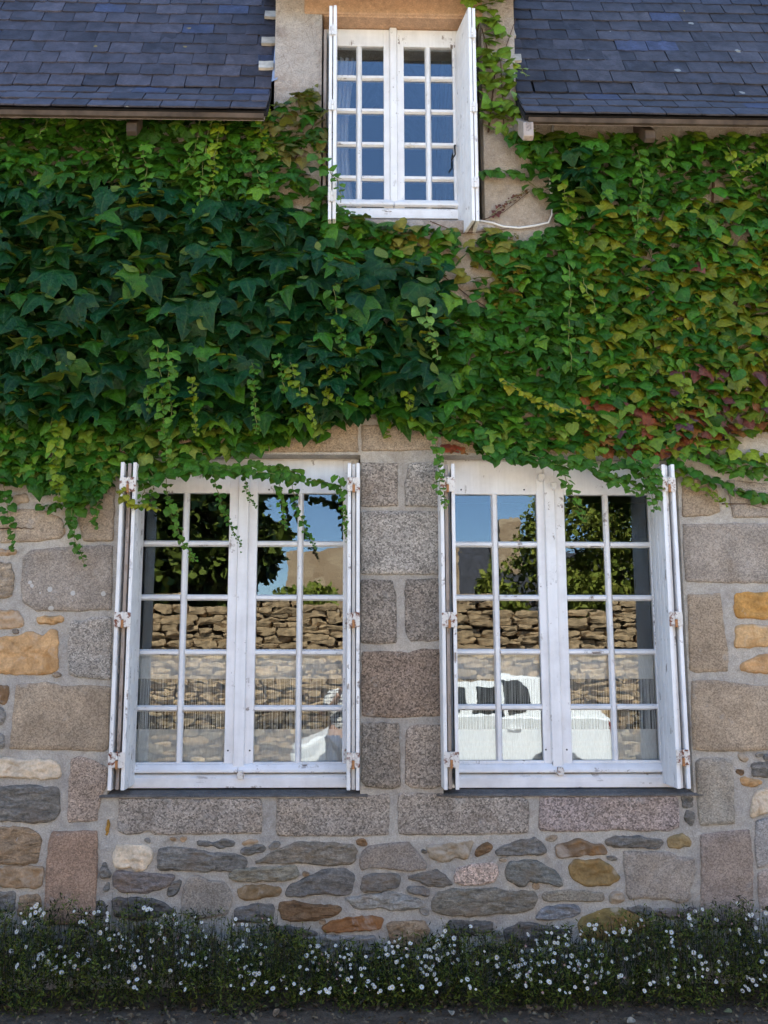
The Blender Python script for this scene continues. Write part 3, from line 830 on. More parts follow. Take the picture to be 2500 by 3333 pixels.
def stone(polypx, mat, color, seed, rough):
    pts = [Vector((p_.x, p_.z)) for p_ in (P(x, y, 0) for x, y in polypx)]
    ar = sum(pts[i].x * pts[(i + 1) % len(pts)].y - pts[(i + 1) % len(pts)].x * pts[i].y for i in range(len(pts))) / 2
    if ar < 0: pts = pts[::-1]; ar = -ar
    size = math.sqrt(ar)
    sm = soften(pts, .006 if rough else .006)
    step = max(.009, min(.022, size / 9))
    rp = resample(sm, step)
    n = len(rp)
    an = .0085 if rough else .005
    out = []
    for i, p_ in enumerate(rp):
        t = rp[(i + 1) % n] - rp[i - 1]
        nr = Vector((t.y, -t.x)); nr.normalize()
        d = an * (n3(p_.x * 22 + seed, p_.y * 22) + .6 * n3(p_.x * 55, p_.y * 55 + seed))
        out.append((p_ + nr * (d + (.006 if rough else .0)), nr))
    c = sum((q[0] for q in out), Vector((0, 0))) / n
    proud = (.008 + .006 * random.Random(seed).random()) * (1.15 if rough else 1)
    if size < .06: proud *= .7
    ins = min(.006 if rough else .005, size * .09)
    mb = MB(); rings = []
    def ring(ps, y, na):
        r0 = len(mb.v)
        for q in ps:
            mb.v.append((q.x, y + na * (n3(q.x * 12, q.y * 17, seed) + .8 * n3(q.x * 30, q.y * 46, seed + 4)), q.y))
        rings.append(r0)
    o_ = [q[0] for q in out]
    i1 = [q[0] - q[1] * ins * .35 for q in out]
    i2 = [q[0] - q[1] * ins for q in out]
    na = .013 if rough else .003
    ring(o_, .03, 0); ring(o_, .0, .0015); ring(i1, -proud * .65, .0015); ring(i2, -proud, na * .5)
    for k, f in enumerate((.87, .74, .6, .45, .3, .15)):
        ring([c + (q - c) * f for q in i2], -proud - (.003 if rough else .001), na)
    for a, b in zip(rings[:-1], rings[1:]):
        for i in range(n):
            mb.f.append((a + i, a + (i + 1) % n, b + (i + 1) % n, b + i)); mb.m.append(0)
    ci = len(mb.v); mb.v.append((c.x, -proud - na * .5, c.y))
    a = rings[-1]
    for i in range(n): mb.f.append((a + i, a + (i + 1) % n, ci)); mb.m.append(0)
    return mb.build('stone', M[mat], wall, smooth=True, color=(color[0] * (1.07 if rough else 1.05), color[1] * (1.0 if rough else .98), color[2] * (.90 if rough else .89)), fixn=False)
for i, (mt, col, poly) in enumerate(STONES):
    b = random.Random(i).uniform(.92, 1.08)
    stone(poly, mt, [c * b for c in col], i + 1.37, mt in (S_, O_))
# small packing stones wedged in the wide joints below the sills
rp_ = random.Random(8); polys = [p_ for _, _, p_ in STONES]; added = 0
def seg_d(x, y, a, b):
    dx, dy = b[0] - a[0], b[1] - a[1]; tt = max(0, min(1, ((x - a[0]) * dx + (y - a[1]) * dy) / (dx * dx + dy * dy + 1e-9)))
    return math.hypot(x - a[0] - tt * dx, y - a[1] - tt * dy)
for _ in range(5000):
    if added > 42: break
    x, y = rp_.uniform(335, 2270), rp_.uniform(2725, 3090)
    if rp_.random() < .25: x, y = rp_.choice([rp_.uniform(0, 210), rp_.uniform(2400, 2500)]), rp_.uniform(1780, 2980)
    if any(pip(x, y, q) for q in polys): continue
    dm = min(seg_d(x, y, q[i], q[(i + 1) % len(q)]) for q in polys for i in range(len(q)))
    if dm < 13: continue
    r0 = min(dm - 6, 20); el = rp_.uniform(1.0, 1.7); an_ = rp_.gauss(0, .35)
    q = []
    for i in range(7):
        a_ = 2 * math.pi * i / 7 + rp_.uniform(-.25, .25); rr = r0 * rp_.uniform(.7, 1.05)
        u, v_ = rr * el * math.cos(a_), rr * .75 * math.sin(a_)
        q.append((x + u * math.cos(an_) - v_ * math.sin(an_), y + u * math.sin(an_) + v_ * math.cos(an_)))
    polys.append(q); added += 1
    stone(q, rp_.choice([S_, S_, O_]), rp_.choice([cS, cS, cB, cBr, cT]), rp_.uniform(0, 99), True)
# further courses outside the frame, so the wall goes on to both sides
rq = random.Random(77)
for (xa, xb) in ((-900, -70), (2590, 3500)):
    y = 1480
    while y < 3100:
        h = rq.uniform(60, 170); x = xa
        while x < xb:
            w = rq.uniform(110, 380); w = min(w, xb - x + 60)
            j = lambda: rq.uniform(-9, 9)
            mt = rq.choice([GS, GS, S_, O_])
            stone([(x + j(), y + j()), (x + w * .5, y + j()), (x + w - 26 + j(), y + j()), (x + w - 26 + j(), y + h - 24 + j()), (x + w * .5, y + h - 24 + j()), (x + j(), y + h - 24 + j())],
                  mt, {GS: cB, S_: cS, O_: cT}[mt], rq.uniform(0, 90), mt != GS)
            x += w
        y += h
# the weep hole in the left joint
# --- sills
for (xa, xb) in ((LWx0, LWx1), (RWx0, RWx1)):
    mb = MB(); n = 40
    zf = Wz0
    for i in range(n):
        x0 = xa - .04 + (xb - xa + .08) * i / n; x1 = xa - .04 + (xb - xa + .08) * (i + 1) / n
        e0, e1 = .004 * n3(x0 * 9, 1), .004 * n3(x1 * 9, 1)
        for (ya, za, yb, zb) in ((-.016, zf - .006, -.016, zf + .0), (-.016, zf + .0, -.004, zf + .008), (-.004, zf + .008, .2, zf + .03)):
            mb.add([(x0, ya + e0, za), (x1, ya + e1, za), (x1, yb + e1 * (yb < .1), zb + e1 * .5), (x0, yb + e0 * (yb < .1), zb + e0 * .5)], [(0, 1, 2, 3)])
    mb.build('window_sill', M['sill'], house, smooth=False, fixn=False)
mb = MB(); mb.box(DWx0 - .05, DWx1 + .06, -.012, .2, Dz0 - .06, Dz0 + .012); mb.build('window_sill', M['dormer'], house, bevel=.008)
mb = MB(); mb.box(DWx0 + .002, DWx1 - .002, .0, .14, Dz1 - .012, Dz1 + .02); mb.build('lintel_soffit', M['soffit'], house, bevel=.01)
mb = MB(); mb.box(DWx0 - .11, DWx1 + .01, -.012, .02, Dz1 - .004, Dz1 + .3); mb.build('lintel', M['soffit'], house, bevel=.008)

# --- windows
def make_window(x0, x1, z0, z1, Yf, cols, zr0, zr1, nrows, ctr, mullion_w, two_latches=True):
    """outer frame + two casements with glazing bars and panes; cols: pane X ranges; Yf: front of casements"""
    mb = MB()
    fw = .05
    mb.box(x0, x0 + fw, Yf + .012, Yf + .075, z0, z1); mb.box(x1 - fw, x1, Yf + .012, Yf + .075, z0, z1)
    mb.box(x0 + fw, x1 - fw, Yf + .012, Yf + .075, z1 - fw, z1); mb.box(x0 + fw, x1 - fw, Yf + .012, Yf + .075, z0, z0 + fw)
    win = mb.build('window', M['paint'], house, bevel=.004)
    b = .034
    ph = (zr1 - zr0 - b * (nrows - 1)) / nrows
    rows = [(zr0 + i * (ph + b), zr0 + i * (ph + b) + ph) for i in range(nrows)]
    xa, xb = x0 + fw * .8, x1 - fw * .8
    for side in (0, 1):
        c0, c1 = (cols[0], cols[1]) if side == 0 else (cols[2], cols[3])
        ea, eb = (xa, ctr - .002) if side == 0 else (ctr + .002, xb)
        za, zb = z0 + .072, z1 - fw * .75
        mb = MB()
        mb.box(ea, c0[0], Yf, Yf + .045, za, zb); mb.box(c1[1], eb, Yf, Yf + .045, za, zb)
        mb.box(c0[0], c1[1], Yf + .0005, Yf + .0445, zr1, zb); mb.box(c0[0], c1[1], Yf + .0005, Yf + .0445, za, zr0)
        mb.build('casement', M['paint'], win, bevel=.003)
        # vertical bar (chamfered) and horizontal bars
        vx0, vx1 = c0[1], c1[0]
        mb = MB(); ch = .009
        mb.prism([(vx0, Yf + .02), (vx0 + ch, Yf + .004), (vx1 - ch, Yf + .004), (vx1, Yf + .02), (vx1, Yf + .04), (vx0, Yf + .04)], 2, zr0, zr1)
        mb.build('glazing_bar', M['paint'], win)
        for (ca, cb) in (c0, c1):
            for i in range(nrows - 1):
                zt, zz = rows[i + 1][0], rows[i][1]
                mb = MB()
                mb.prism([(Yf + .02, zz), (Yf + .005, zz + ch), (Yf + .005, zt - ch), (Yf + .02, zt), (Yf + .04, zt), (Yf + .04, zz)], 0, ca, cb)
                mb.build('glazing_bar', M['paint_h'], win)
            # putty fillets round the casement rebate and the panes
            for (r0, r1) in rows:
                mb = MB(); dx = rq.uniform(-.0006, .0006); dz = rq.uniform(-.0006, .0006)
                mb.box(ca - .003, cb + .003, Yf + .0225, Yf + .0255, r0 - .003, r1 + .003)
                # a hair out of plane, like hand-puttied old panes
                o = mb.build('pane', M['glass'], win)
                o.rotation_euler = (R(rq.uniform(-.45, .45)), 0, R(rq.uniform(-.45, .45)))
    # cover strip at the meeting stiles
    mb = MB(); mb.prism([(ctr - mullion_w / 2, Yf - .001), (ctr - mullion_w / 2 + .006, Yf - .018), (ctr + mullion_w / 2 - .006, Yf - .018), (ctr + mullion_w / 2, Yf - .001)], 2, z0 + .085, z1 - fw * .75 + .001)
    mb.build('cover_strip', M['paint'], win)
    # drip rail and bottom rail of the frame
    for side in (0, 1):
        ea, eb = (xa, ctr - .003) if side == 0 else (ctr + .003, xb)
        mb = MB(); mb.prism([(Yf - .001, z0 + .075), (Yf - .03, z0 + .078), (Yf - .03, z0 + .092), (Yf - .012, z0 + .118), (Yf - .001, z0 + .125)], 0, ea, eb)
        mb.build('drip_rail', M['paint_h'], win, bevel=.002)
    mb = MB(); mb.prism([(Yf + .011, z0 - .004), (Yf - .022, z0 - .004), (Yf - .022, z0 + .05), (Yf - .008, z0 + .066), (Yf + .011, z0 + .07)], 0, x0 + .01, x1 - .01)
    mb.build('bottom_rail', M['paint_h'], win, bevel=.002)
    return win, rows

YF = .115
def colx(pairs, y): return [(PXx(a, y, YF + .02), PXx(b, y, YF + .02)) for a, b in pairs]
zb_, zt_ = PXz(790, 2480, YF + .02), PXz(790, 1607, YF + .02)
winL, rowsL = make_window(LWx0 + .012, LWx1 - .006, PXz(790, 2562, YF - .02), Wz1 + .03, YF, colx([(453, 585), (606, 740), (833, 965), (985, 1116)], 2040), zb_, zt_, 5, PXx(786, 2040, YF), .066)
zbR, ztR = PXz(1800, 2474, YF + .02), PXz(1800, 1612, YF + .02)
winR, rowsR = make_window(RWx0 + .012, RWx1 - .012, PXz(1800, 2561, YF - .02), Wz1 + .03, YF, colx([(1473, 1606), (1627, 1755), (1847, 1976), (1996, 2126)], 2040), zbR, ztR, 5, PXx(1800, 2040, YF), .066)
zbD, ztD = PXz(1290, 684, YF + .02), PXz(1290, 158, YF + .02)
winD, rowsD = make_window(DWx0 + .012, DWx1 - .012, PXz(1290, 708, YF - .02), Dz1 + .02, YF, colx([(1089, 1159), (1178, 1249), (1315, 1385), (1404, 1475)], 420), zbD, ztD, 5, PXx(1281, 420, YF), .05)
# latch plates under the meeting stiles
for win, px, py in ((winL, 782, 2522), (winR, 1824, 2510), (winR, 1762, 1555), (winR, 1802, 1583)):
    c = P(px, py, YF - .035); s = -1 if py > 2000 else 1
    mb = MB(); w, h = .019, .022
    mb.prism([(c.x - w * .75, c.z + h), (c.x + w * .75, c.z + h), (c.x + w, c.z - h * .3), (c.x + w * .85, c.z - h), (c.x - w * .85, c.z - h), (c.x - w, c.z - h * .3)] if s < 0 else
             [(c.x - w, c.z + h), (c.x + w, c.z + h), (c.x + w * .9, c.z - h * .4), (c.x, c.z - h), (c.x - w * .9, c.z - h * .4)], 1, YF - .05, YF + .002)
    mb.build('latch_plate', M['rust'] if s < 0 else M['paint_worn'], win, bevel=.003)
# small dark screw holes
for win, px, py in ((winL, 500, 1591), (winL, 876, 1594), (winL, 1076, 1594), (winL, 742, 2443), (winL, 813, 2443), (winR, 1501, 1594), (winR, 1706, 1594), (winR, 1777, 2440), (winR, 1845, 2440)):
    c = P(px, py, YF)
    mb = MB(); mb.prism([(c.x + .005 * math.cos(a * math.pi / 4), c.z + .005 * math.sin(a * math.pi / 4)) for a in range(8)], 1, YF - .0015, YF + .004)
    mb.build('screw', M['dark'], win)

# --- shutters: folded leaves standing out from the jambs
def leaf_shutter(xb, yb, xf, yf, z0, z1, th, mat, boards=1):
    """a leaf in plan from (xb, yb) at the frame to (xf, yf) in front"""
    d = Vector((xf - xb, yf - yb)); L = d.length; d.normalize(); nr = Vector((-d.y, d.x)) * th / 2
    mb = MB()
    g = .0016
    nb = 4
    for i in range(nb):
        a = L * i / nb + (g if i else 0); b = L * (i + 1) / nb - (g if i < nb - 1 else 0)
        pts = []
        for (s, sg) in ((a, 1), (b, 1), (b, -1), (a, -1)):
            q = Vector((xb, yb)) + d * s + nr * sg; pts.append((q.x, q.y))
        mb.prism(pts, 2, z0, z1)
    # core tying the boards together
    pts = []
    for (s, sg) in ((.004, .7), (L - .004, .7), (L - .004, -.7), (.004, -.7)):
        q = Vector((xb, yb)) + d * s + nr * sg; pts.append((q.x, q.y))
    mb.prism(pts, 2, z0 + .004, z1 - .004)
    # moulded front edge: two shallow ribs
    return mb.build('shutter_leaf', mat, house, bevel=.0016)
def hinge(leaf, xa, xb_, Y, zc, h, painted=False):
    mb = MB(); xm_ = (xa + xb_) / 2
    cut = .006
    for (a, b) in ((xa, xm_ - .007), (xm_ + .007, xb_)):
        mb.prism([(a + cut, zc - h / 2), (b - .001, zc - h / 2 + .004), (b, zc - h / 2 + .012), (b, zc + h / 2 - .012), (b - .001, zc + h / 2 - .003), (a + cut, zc + h / 2), (a, zc + h / 2 - cut), (a, zc - h / 2 + cut)], 1, Y - .006, Y - .001, 0)
    mb.tube([(xm_, Y - .008, zc - h * .55), (xm_, Y - .008, zc - .002)], .0075, 8, 1)
    mb.tube([(xm_, Y - .008, zc + .002), (xm_, Y - .008, zc + h * .5)], .0075, 8, 0)
    mb.build('hinge', [M['paint_worn'], M['paint_worn']] if painted else [M['rust'], M['barrel']], leaf)
SY = -.168
def shutter_set(fx, y, bx, z0, z1, hz, th=.019, mats=None, hh=.082, yb=YF - .012, ex=0.0, painted=False):
    """fx: front-edge pixels of the leaves, innermost first; bx pixel of the inner leaf at the hinge"""
    lv = []
    for i, px in enumerate(fx):
        xf = PXx(px, y, SY); xb = PXx(bx, y, yb) if i == 0 else xf + ex
        yy = SY + (.004, .03, .0)[min(i, 2)] if len(fx) == 3 else SY + .006 * i
        lv.append(leaf_shutter(xb, yb, xf, yy, z0, z1, th, (mats or ['paint_worn', 'wood_bare', 'paint_worn'])[i] if isinstance((mats or ['paint_worn', 'wood_bare', 'paint_worn'])[i], bpy.types.Material) else M[(mats or ['paint_worn', 'wood_bare', 'paint_worn'])[i]]))
    xa, xb_ = sorted((PXx(fx[0], y, SY), PXx(fx[-1], y, SY)))
    for pz in hz:
        hinge(lv[0], xa - th * .55, xb_ + th * .55, SY, PXz(fx[0], pz, SY), hh, painted)
    return lv
zs0, zs1 = PXz(420, 2573, SY), PXz(420, 1504, SY)
shutter_set([418, 397, 377], 2050, 451, zs0, zs1, (1577, 2017, 2474))
zs0, zs1 = PXz(1150, 2573, SY), PXz(1150, 1507, SY)
shutter_set([1136, 1151, 1165], 2050, 1134, zs0, zs1, (1577, 2017, 2474), mats=['paint_worn', 'paint_worn', 'paint_worn'])
zs0, zs1 = PXz(1460, 2571, SY), PXz(1460, 1509, SY)
shutter_set([1482, 1461, 1445], 2050, 1476, zs0, zs1, (1577, 2017, 2472))
zs0, zs1 = PXz(2210, 2568, SY), PXz(2210, 1511, SY)
shutter_set([2186, 2199, 2217], 2050, 2138, zs0, zs1, (1577, 2015, 2465), mats=['paint', 'paint_worn', 'paint'])
zs0, zs1 = PXz(1080, 712, SY), PXz(1080, 16, SY)
shutter_set([1089, 1075], 400, 1092, zs0, zs1, (100, 344, 640), mats=['paint', 'paint'], hh=.06, painted=True)
mb = MB()
zq0, zq1 = PXz(1058, 705, -.02), PXz(1058, 88, -.02)
leaf_shutter(PXx(1060, 400, YF), YF - .014, PXx(1057, 400, .0), -.0, zq0, zq1, .018, M['wood_bare'])
zs0, zs1 = PXz(1545, 718, SY), PXz(1545, 24, SY)
shutter_set([1536, 1549], 400, 1490, zs0, zs1, (110, 350, 595), mats=['paint', 'paint'], hh=.06, painted=True)
# pintles on the frame stiles
for win, px, py in ((winL, 438, 2030), (winL, 424, 2455), (winL, 1124, 2030), (winL, 1124, 2455), (winR, 2140, 2030), (winR, 2160, 2455)):
    c = P(px, py, YF - .012)
    mb = MB(); mb.tube([(c.x, YF - .014, c.z - .03), (c.x, YF - .014, c.z + .03)], .007, 8)
    mb.box(c.x - .009, c.x + .009, YF - .016, YF + .004, c.z - .012, c.z + .012)
    mb.build('pintle', M['rust'], win)
# iron catch on the dormer shutter
c = P(1484, 490, YF - .03)
mb = MB(); mb.tube([(c.x, YF - .002, c.z + .05), (c.x - .01, YF - .05, c.z + .02), (c.x - .008, YF - .055, c.z - .04)], .006, 6)
mb.tube([(c.x - .008, YF - .055, c.z - .04), (c.x - .03, YF - .05, c.z - .075)], .005, 6)
mb.build('latch_hook', M['dark'], winD)

# ------------------------------------------------------------------ curtains behind the glass
def cafe_curtain(x0, x1, zt, zb, Y, label, seed):
    c = empty('curtain', ((x0 + x1) / 2, Y, zt), label, 'curtain', 'short curtains in the lower windows')
    r_ = random.Random(seed)
    H = zt - zb
    def wav(x, a=.0045): return Y + a * math.sin((x - x0) * 55 + seed) + a * .6 * math.sin((x - x0) * 23 + 2 * seed)
    def band(name, za, zb_, mat, off=0.0):
        mb = MB(); n = 60
        for i in range(n):
            a, b = x0 + (x1 - x0) * i / n, x0 + (x1 - x0) * (i + 1) / n
            mb.add([(a, wav(a) + off, za), (b, wav(b) + off, za), (b, wav(b) + off, zb_), (a, wav(a) + off, zb_)], [(0, 1, 2, 3)])
        return mb.build(name, mat, c, smooth=True, fixn=False)
    band('header', zt, zt - H * .245, M['cloth'])
    band('stripe', zt - H * .135, zt - H * .155, M['cloth_band'], -.001)
    band('stripe', zt - H * .235, zt - H * .247, M['cloth_band'], -.001)
    band('lower_band', zt - H * .675, zb, M['cloth'])
    for f in (.675, .775, .815, .855): band('stripe', zt - H * f, zt - H * (f + .014), M['cloth_band'], -.001)
    mb = MB(); x = x0 + .003
    while x < x1:
        w = r_.uniform(.0012, .0026); j = r_.uniform(-.006, .006); mz = zt - H * r_.uniform(.4, .5)
        mb.add([(x, wav(x), zt - H * .247), (x + w, wav(x), zt - H * .247), (x + w + j * .5, wav(x), mz), (x + j * .5, wav(x), mz)], [(0, 1, 2, 3)])
        mb.add([(x + j * .5, wav(x), mz), (x + w + j * .5, wav(x), mz), (x + w + j, wav(x), zt - H * .675), (x + j, wav(x), zt - H * .675)], [(0, 1, 2, 3)])
        x += r_.uniform(.0028, .0066)
    tag(mb.build('thread_fringe', M['thread'], c, fixn=False), kind='stuff')
    mb = MB(); mb.tube([(x0 - .02, Y + .004, zt - .004), (x1 + .02, Y + .004, zt - .004)], .006, 8); mb.build('curtain_rod', M['paint'], c)
    mb = MB()
    n = 26
    for i in range(n):
        xx = x0 + (x1 - x0) * (i + .5) / n
        mb.add([(xx - .008, wav(xx) - .002, zt - .004), (xx + .008, wav(xx) - .002, zt - .004), (xx + .005, wav(xx) - .002, zt + .006), (xx - .005, wav(xx) - .002, zt + .006)], [(0, 1, 2, 3)])
    mb.build('scalloped_edge', M['cloth_band'], c, fixn=False)
YC = .174
for (pa, pb, win, wn_, sd) in ((446, 748, rowsL, 'left half of the left-hand window', 1.1), (824, 1124, rowsL, 'right half of the left-hand window', 2.3),
                             (1466, 1762, rowsR, 'left half of the right-hand window', 3.7), (1838, 2134, rowsR, 'right half of the right-hand window', 4.9)):
    cafe_curtain(PXx(pa, 2300, YC), PXx(pb, 2300, YC), PXz(pa, 2116, YC), PXz(pa, 2500, YC), YC, 'sheer short curtain with thread fringe behind the ' + wn_, sd)
# long voile behind the upper window
mb = MB(); zt, zb = PXz(1100, 190, .22), PXz(1100, 712, .22); xa = PXx(1075, 420, .22)
nx, nz = 40, 16; vs_ = []
for j in range(nz + 1):
    f = j / nz; wd = PXx(1160, 420, .22) - xa - .05 * math.sin(f * math.pi)
    for i in range(nx + 1):
        g = i / nx
        vs_.append((xa + wd * g, .22 + .018 * math.sin(g * 27 + f * 1.5) + .01 * math.sin(g * 61), zt + (zb - zt) * f))
mb.add(vs_, [(j * (nx + 1) + i, j * (nx + 1) + i + 1, (j + 1) * (nx + 1) + i + 1, (j + 1) * (nx + 1) + i) for j in range(nz) for i in range(nx)])
tag(mb.build('curtain', M['drape'], None, smooth=True, fixn=False), 'long pale voile curtain behind the left panes of the upper window', 'curtain')

# cable on the wall beside the upper window
mb = MB(); pts = [(1560, 718), (1600, 725), (1640, 738), (1690, 742), (1740, 735), (1785, 725), (1797, 700), (1800, 660), (1790, 600), (1795, 480), (1800, 410)]
mb.tube([P(x, y, -.018) for x, y in pts], .0065, 7)
tag(mb.build('cable', M['cable'], None, smooth=True), 'white cable sagging along the wall beside the upper window', 'cable')

# ------------------------------------------------------------------ the vine
rv = random.Random(11)
def leaf_shape(kind):
    """half outlines (x >= 0, from petiole notch round to the tip), tip down at -y"""
    if kind == 0: h = [(0, .07), (.10, .22), (.31, .27), (.50, .14), (.60, -.08), (.70, -.36), (.48, -.29), (.29, -.27), (.24, -.52), (0, -.86)]     # three-lobed
    elif kind == 1: h = [(0, .08), (.12, .23), (.33, .25), (.50, .06), (.58, -.22), (.40, -.26), (.27, -.42), (0, -.80)]                       # shallow lobes
    elif kind == 2: h = [(0, .10), (.14, .24), (.36, .22), (.47, .0), (.42, -.28), (.22, -.52), (0, -.72)]                                     # heart-shaped
    else: h = [(0, .06), (.08, .20), (.27, .30), (.48, .22), (.56, .02), (.76, -.26), (.56, -.22), (.36, -.16), (.29, -.30), (.24, -.56), (0, -.95)]
    return h
def leaf_geo(kind, curl, fold, twist, seed, flap=0):
    h = leaf_shape(kind); n = len(h)
    r_ = random.Random(seed)
    def z(x, y):
        q = -curl * (max(0, -y) ** 2) * .55 - fold * abs(x) * .55 + fold * .1
        q += twist * x * y
        if y > .12: q += -1.1 * curl * (y - .12) * abs(x) * 2.0
        return q
    V, F, A = [], [], []                 # A: local x, y and closeness to the margin, for veins and the pale rim
    mid = [(0, h[0][1]), (0, -.18), (0, -.5 if n > 8 else -.42), (0, h[-1][1])]
    V += [(0, y_, z(0, y_) + .02) for _, y_ in mid]; A += [(0, mid[0][1], 1), (0, -.18, 0), (0, mid[2][1], 0), (0, mid[3][1], 1)]
    for sg in (1, -1):
        pts = []
        hh = h[1:-1]
        for i, (x, y_) in enumerate(hh):           # slightly toothed margin
            q = Vector((x * r_.uniform(.94, 1.06), y_ + r_.uniform(-.025, .025)))
            if i > 0 and kind in (0, 1, 3):
                a_ = pts[-1]; m_ = (a_ + q) * .5; t_ = (q - a_); nr_ = Vector((t_.y, -t_.x)).normalized()
                pts.append(m_ + nr_ * r_.uniform(-.035, .02))
            pts.append(q)
        b = len(V)
        V += [(q.x * sg, q.y, z(q.x, q.y) + r_.uniform(-.02, .02)) for q in pts]; A += [(q.x * sg, q.y, 1) for q in pts]
        hub = len(V)
        V += [(sg * .2, -.1, z(.2, -.1) + .03)]; A += [(sg * .2, -.1, 0)]
        m = len(pts)
        ch = [0] + [b + i for i in range(m)] + [3, 2, 1]
        for i in range(len(ch)):
            a_, c_ = ch[i], ch[(i + 1) % len(ch)]
            F.append((hub, c_, a_) if sg > 0 else (hub, a_, c_))
        if flap & (1 if sg > 0 else 2):            # a shoulder of the leaf rolled over, showing its pale underside
            x0_, x1_ = r_.uniform(.0, .10), r_.uniform(.50, .64)
            top, bot = [], []
            for i in range(6):
                f = i / 5; x = x0_ + (x1_ - x0_) * f
                yt = .31 - .42 * (f - .4) ** 2; d = .34 * math.sin(math.pi * (.06 + .88 * f))
                top.append((x * sg, yt, z(x, yt) + .03)); bot.append((x * sg, yt - d, z(x, yt - d) + .09 + .03 * math.sin(math.pi * f)))
            b = len(V); V += top + bot; A += [(9, 9, 0)] * 12
            for i in range(5):
                F.append((b + i, b + i + 1, b + 7 + i, b + 6 + i) if sg > 0 else (b + i + 1, b + i, b + 6 + i, b + 7 + i))
    return V, F, A
LEAVES = []; BIG, BIGF, SMALL, ROUND = [], [], [], []
rl = random.Random(71)
for k in range(40):
    if k < 14: BIG.append(k); kd, fl = rl.choice([0, 0, 3, 1]), 0
    elif k < 24: BIGF.append(k); kd, fl = rl.choice([0, 0, 1]), rl.choice([1, 2, 1, 2, 3])
    elif k >= 34: ROUND.append(k); kd, fl = 2, 0
    else: SMALL.append(k); kd, fl = rl.choice([2, 2, 1, 1, 0]), 0
    LEAVES.append(leaf_geo(kd, rl.uniform(.25, 1.15), rl.uniform(.0, .32), rl.uniform(-.45, .45), 40 + k, fl))
def leaf_matrix(pos, size, yaw, pitch, roll):
    """local: tip -y, face +z. Result: tip hangs down, face towards -Y (the street), pitched upwards"""
    m = Matrix.Translation(pos) @ Euler((0, 0, yaw)).to_matrix().to_4x4() @ Euler((R(90) - pitch, 0, 0)).to_matrix().to_4x4() @ Euler((0, 0, roll)).to_matrix().to_4x4()
    return m @ Matrix.Diagonal((size, size, size, 1))

MAIN = [(-640,380),(-250,378),(300,378),(640,376),(860,352),(905,330),(960,300),(1000,280),(1030,330),(1052,390),(1056,560),(1068,640),(1090,690),(1180,712),(1300,724),(1420,745),(1520,770),
        (1580,745),(1640,755),(1700,770),(1760,770),(1800,700),(1800,640),(1770,560),(1690,500),(1670,430),(1735,420),(2000,432),(2760,440),(3120,446),(3160,700),(3060,980),(3120,1250),(2980,1390),(2760,1400),(2500,1395),(2350,1440),(2200,1475),(2050,1460),(1900,1470),(1700,1470),(1560,1450),(1450,1420),(1380,1390),(1300,1345),(1230,1335),(1170,1345),(1130,1360),(1050,1405),(900,1440),(760,1462),(640,1500),(480,1530),(380,1545),(330,1600),(250,1630),(120,1590),(0,1565),(-250,1600),(-480,1480),(-560,1200),(-660,900),(-600,600)]
DORM = [(1490,-60),(1600,-60),(1640,60),(1660,190),(1690,290),(1685,380),(1640,440),(1590,430),(1566,380),(1560,200),(1540,60)]
BARE = [([(930,520),(1000,470),(1050,480),(1050,600),(990,570)], .75), ([(880,610),(960,590),(1040,610),(1045,690),(960,690),(890,660)], .6),
        ([(1380,765),(1560,770),(1560,850),(1450,870),(1390,830)], .35), ([(1420,860),(1560,850),(1640,900),(1600,1000),(1500,1000),(1430,950)], .72),
        ([(2280,590),(2350,580),(2360,650),(2300,670)], .8), ([(2350,740),(2440,720),(2450,790),(2370,800)], .8), ([(2060,820),(2150,810),(2160,870),(2080,880)], .7),
        ([(900,300),(1050,300),(1050,420),(960,440),(890,390)], .55), ([(2230,1380),(2520,1330),(2520,1420),(2250,1440)], .45), ([(640,1425),(800,1420),(800,1480),(640,1490)], .5)]
def big_zone(x, y):
    """1 where the large dark leaves are, 0 where leaves are small"""
    a = min(1, max(0, (1180 - x) / 260)) if y < 850 else min(1, max(0, (1560 - x) / 220))
    a *= min(1, max(0, (y - 470) / 220)) * min(1, max(0, (1420 - y) / 130))
    if x > 500 and y < 820: a *= min(1, max(0, 1 - (x - 500) / 450 * (820 - y) / 350))
    b = max(0, 1 - math.hypot((x - 1880) / 170, (y - 560) / 260)) * .75
    return max(a, b)
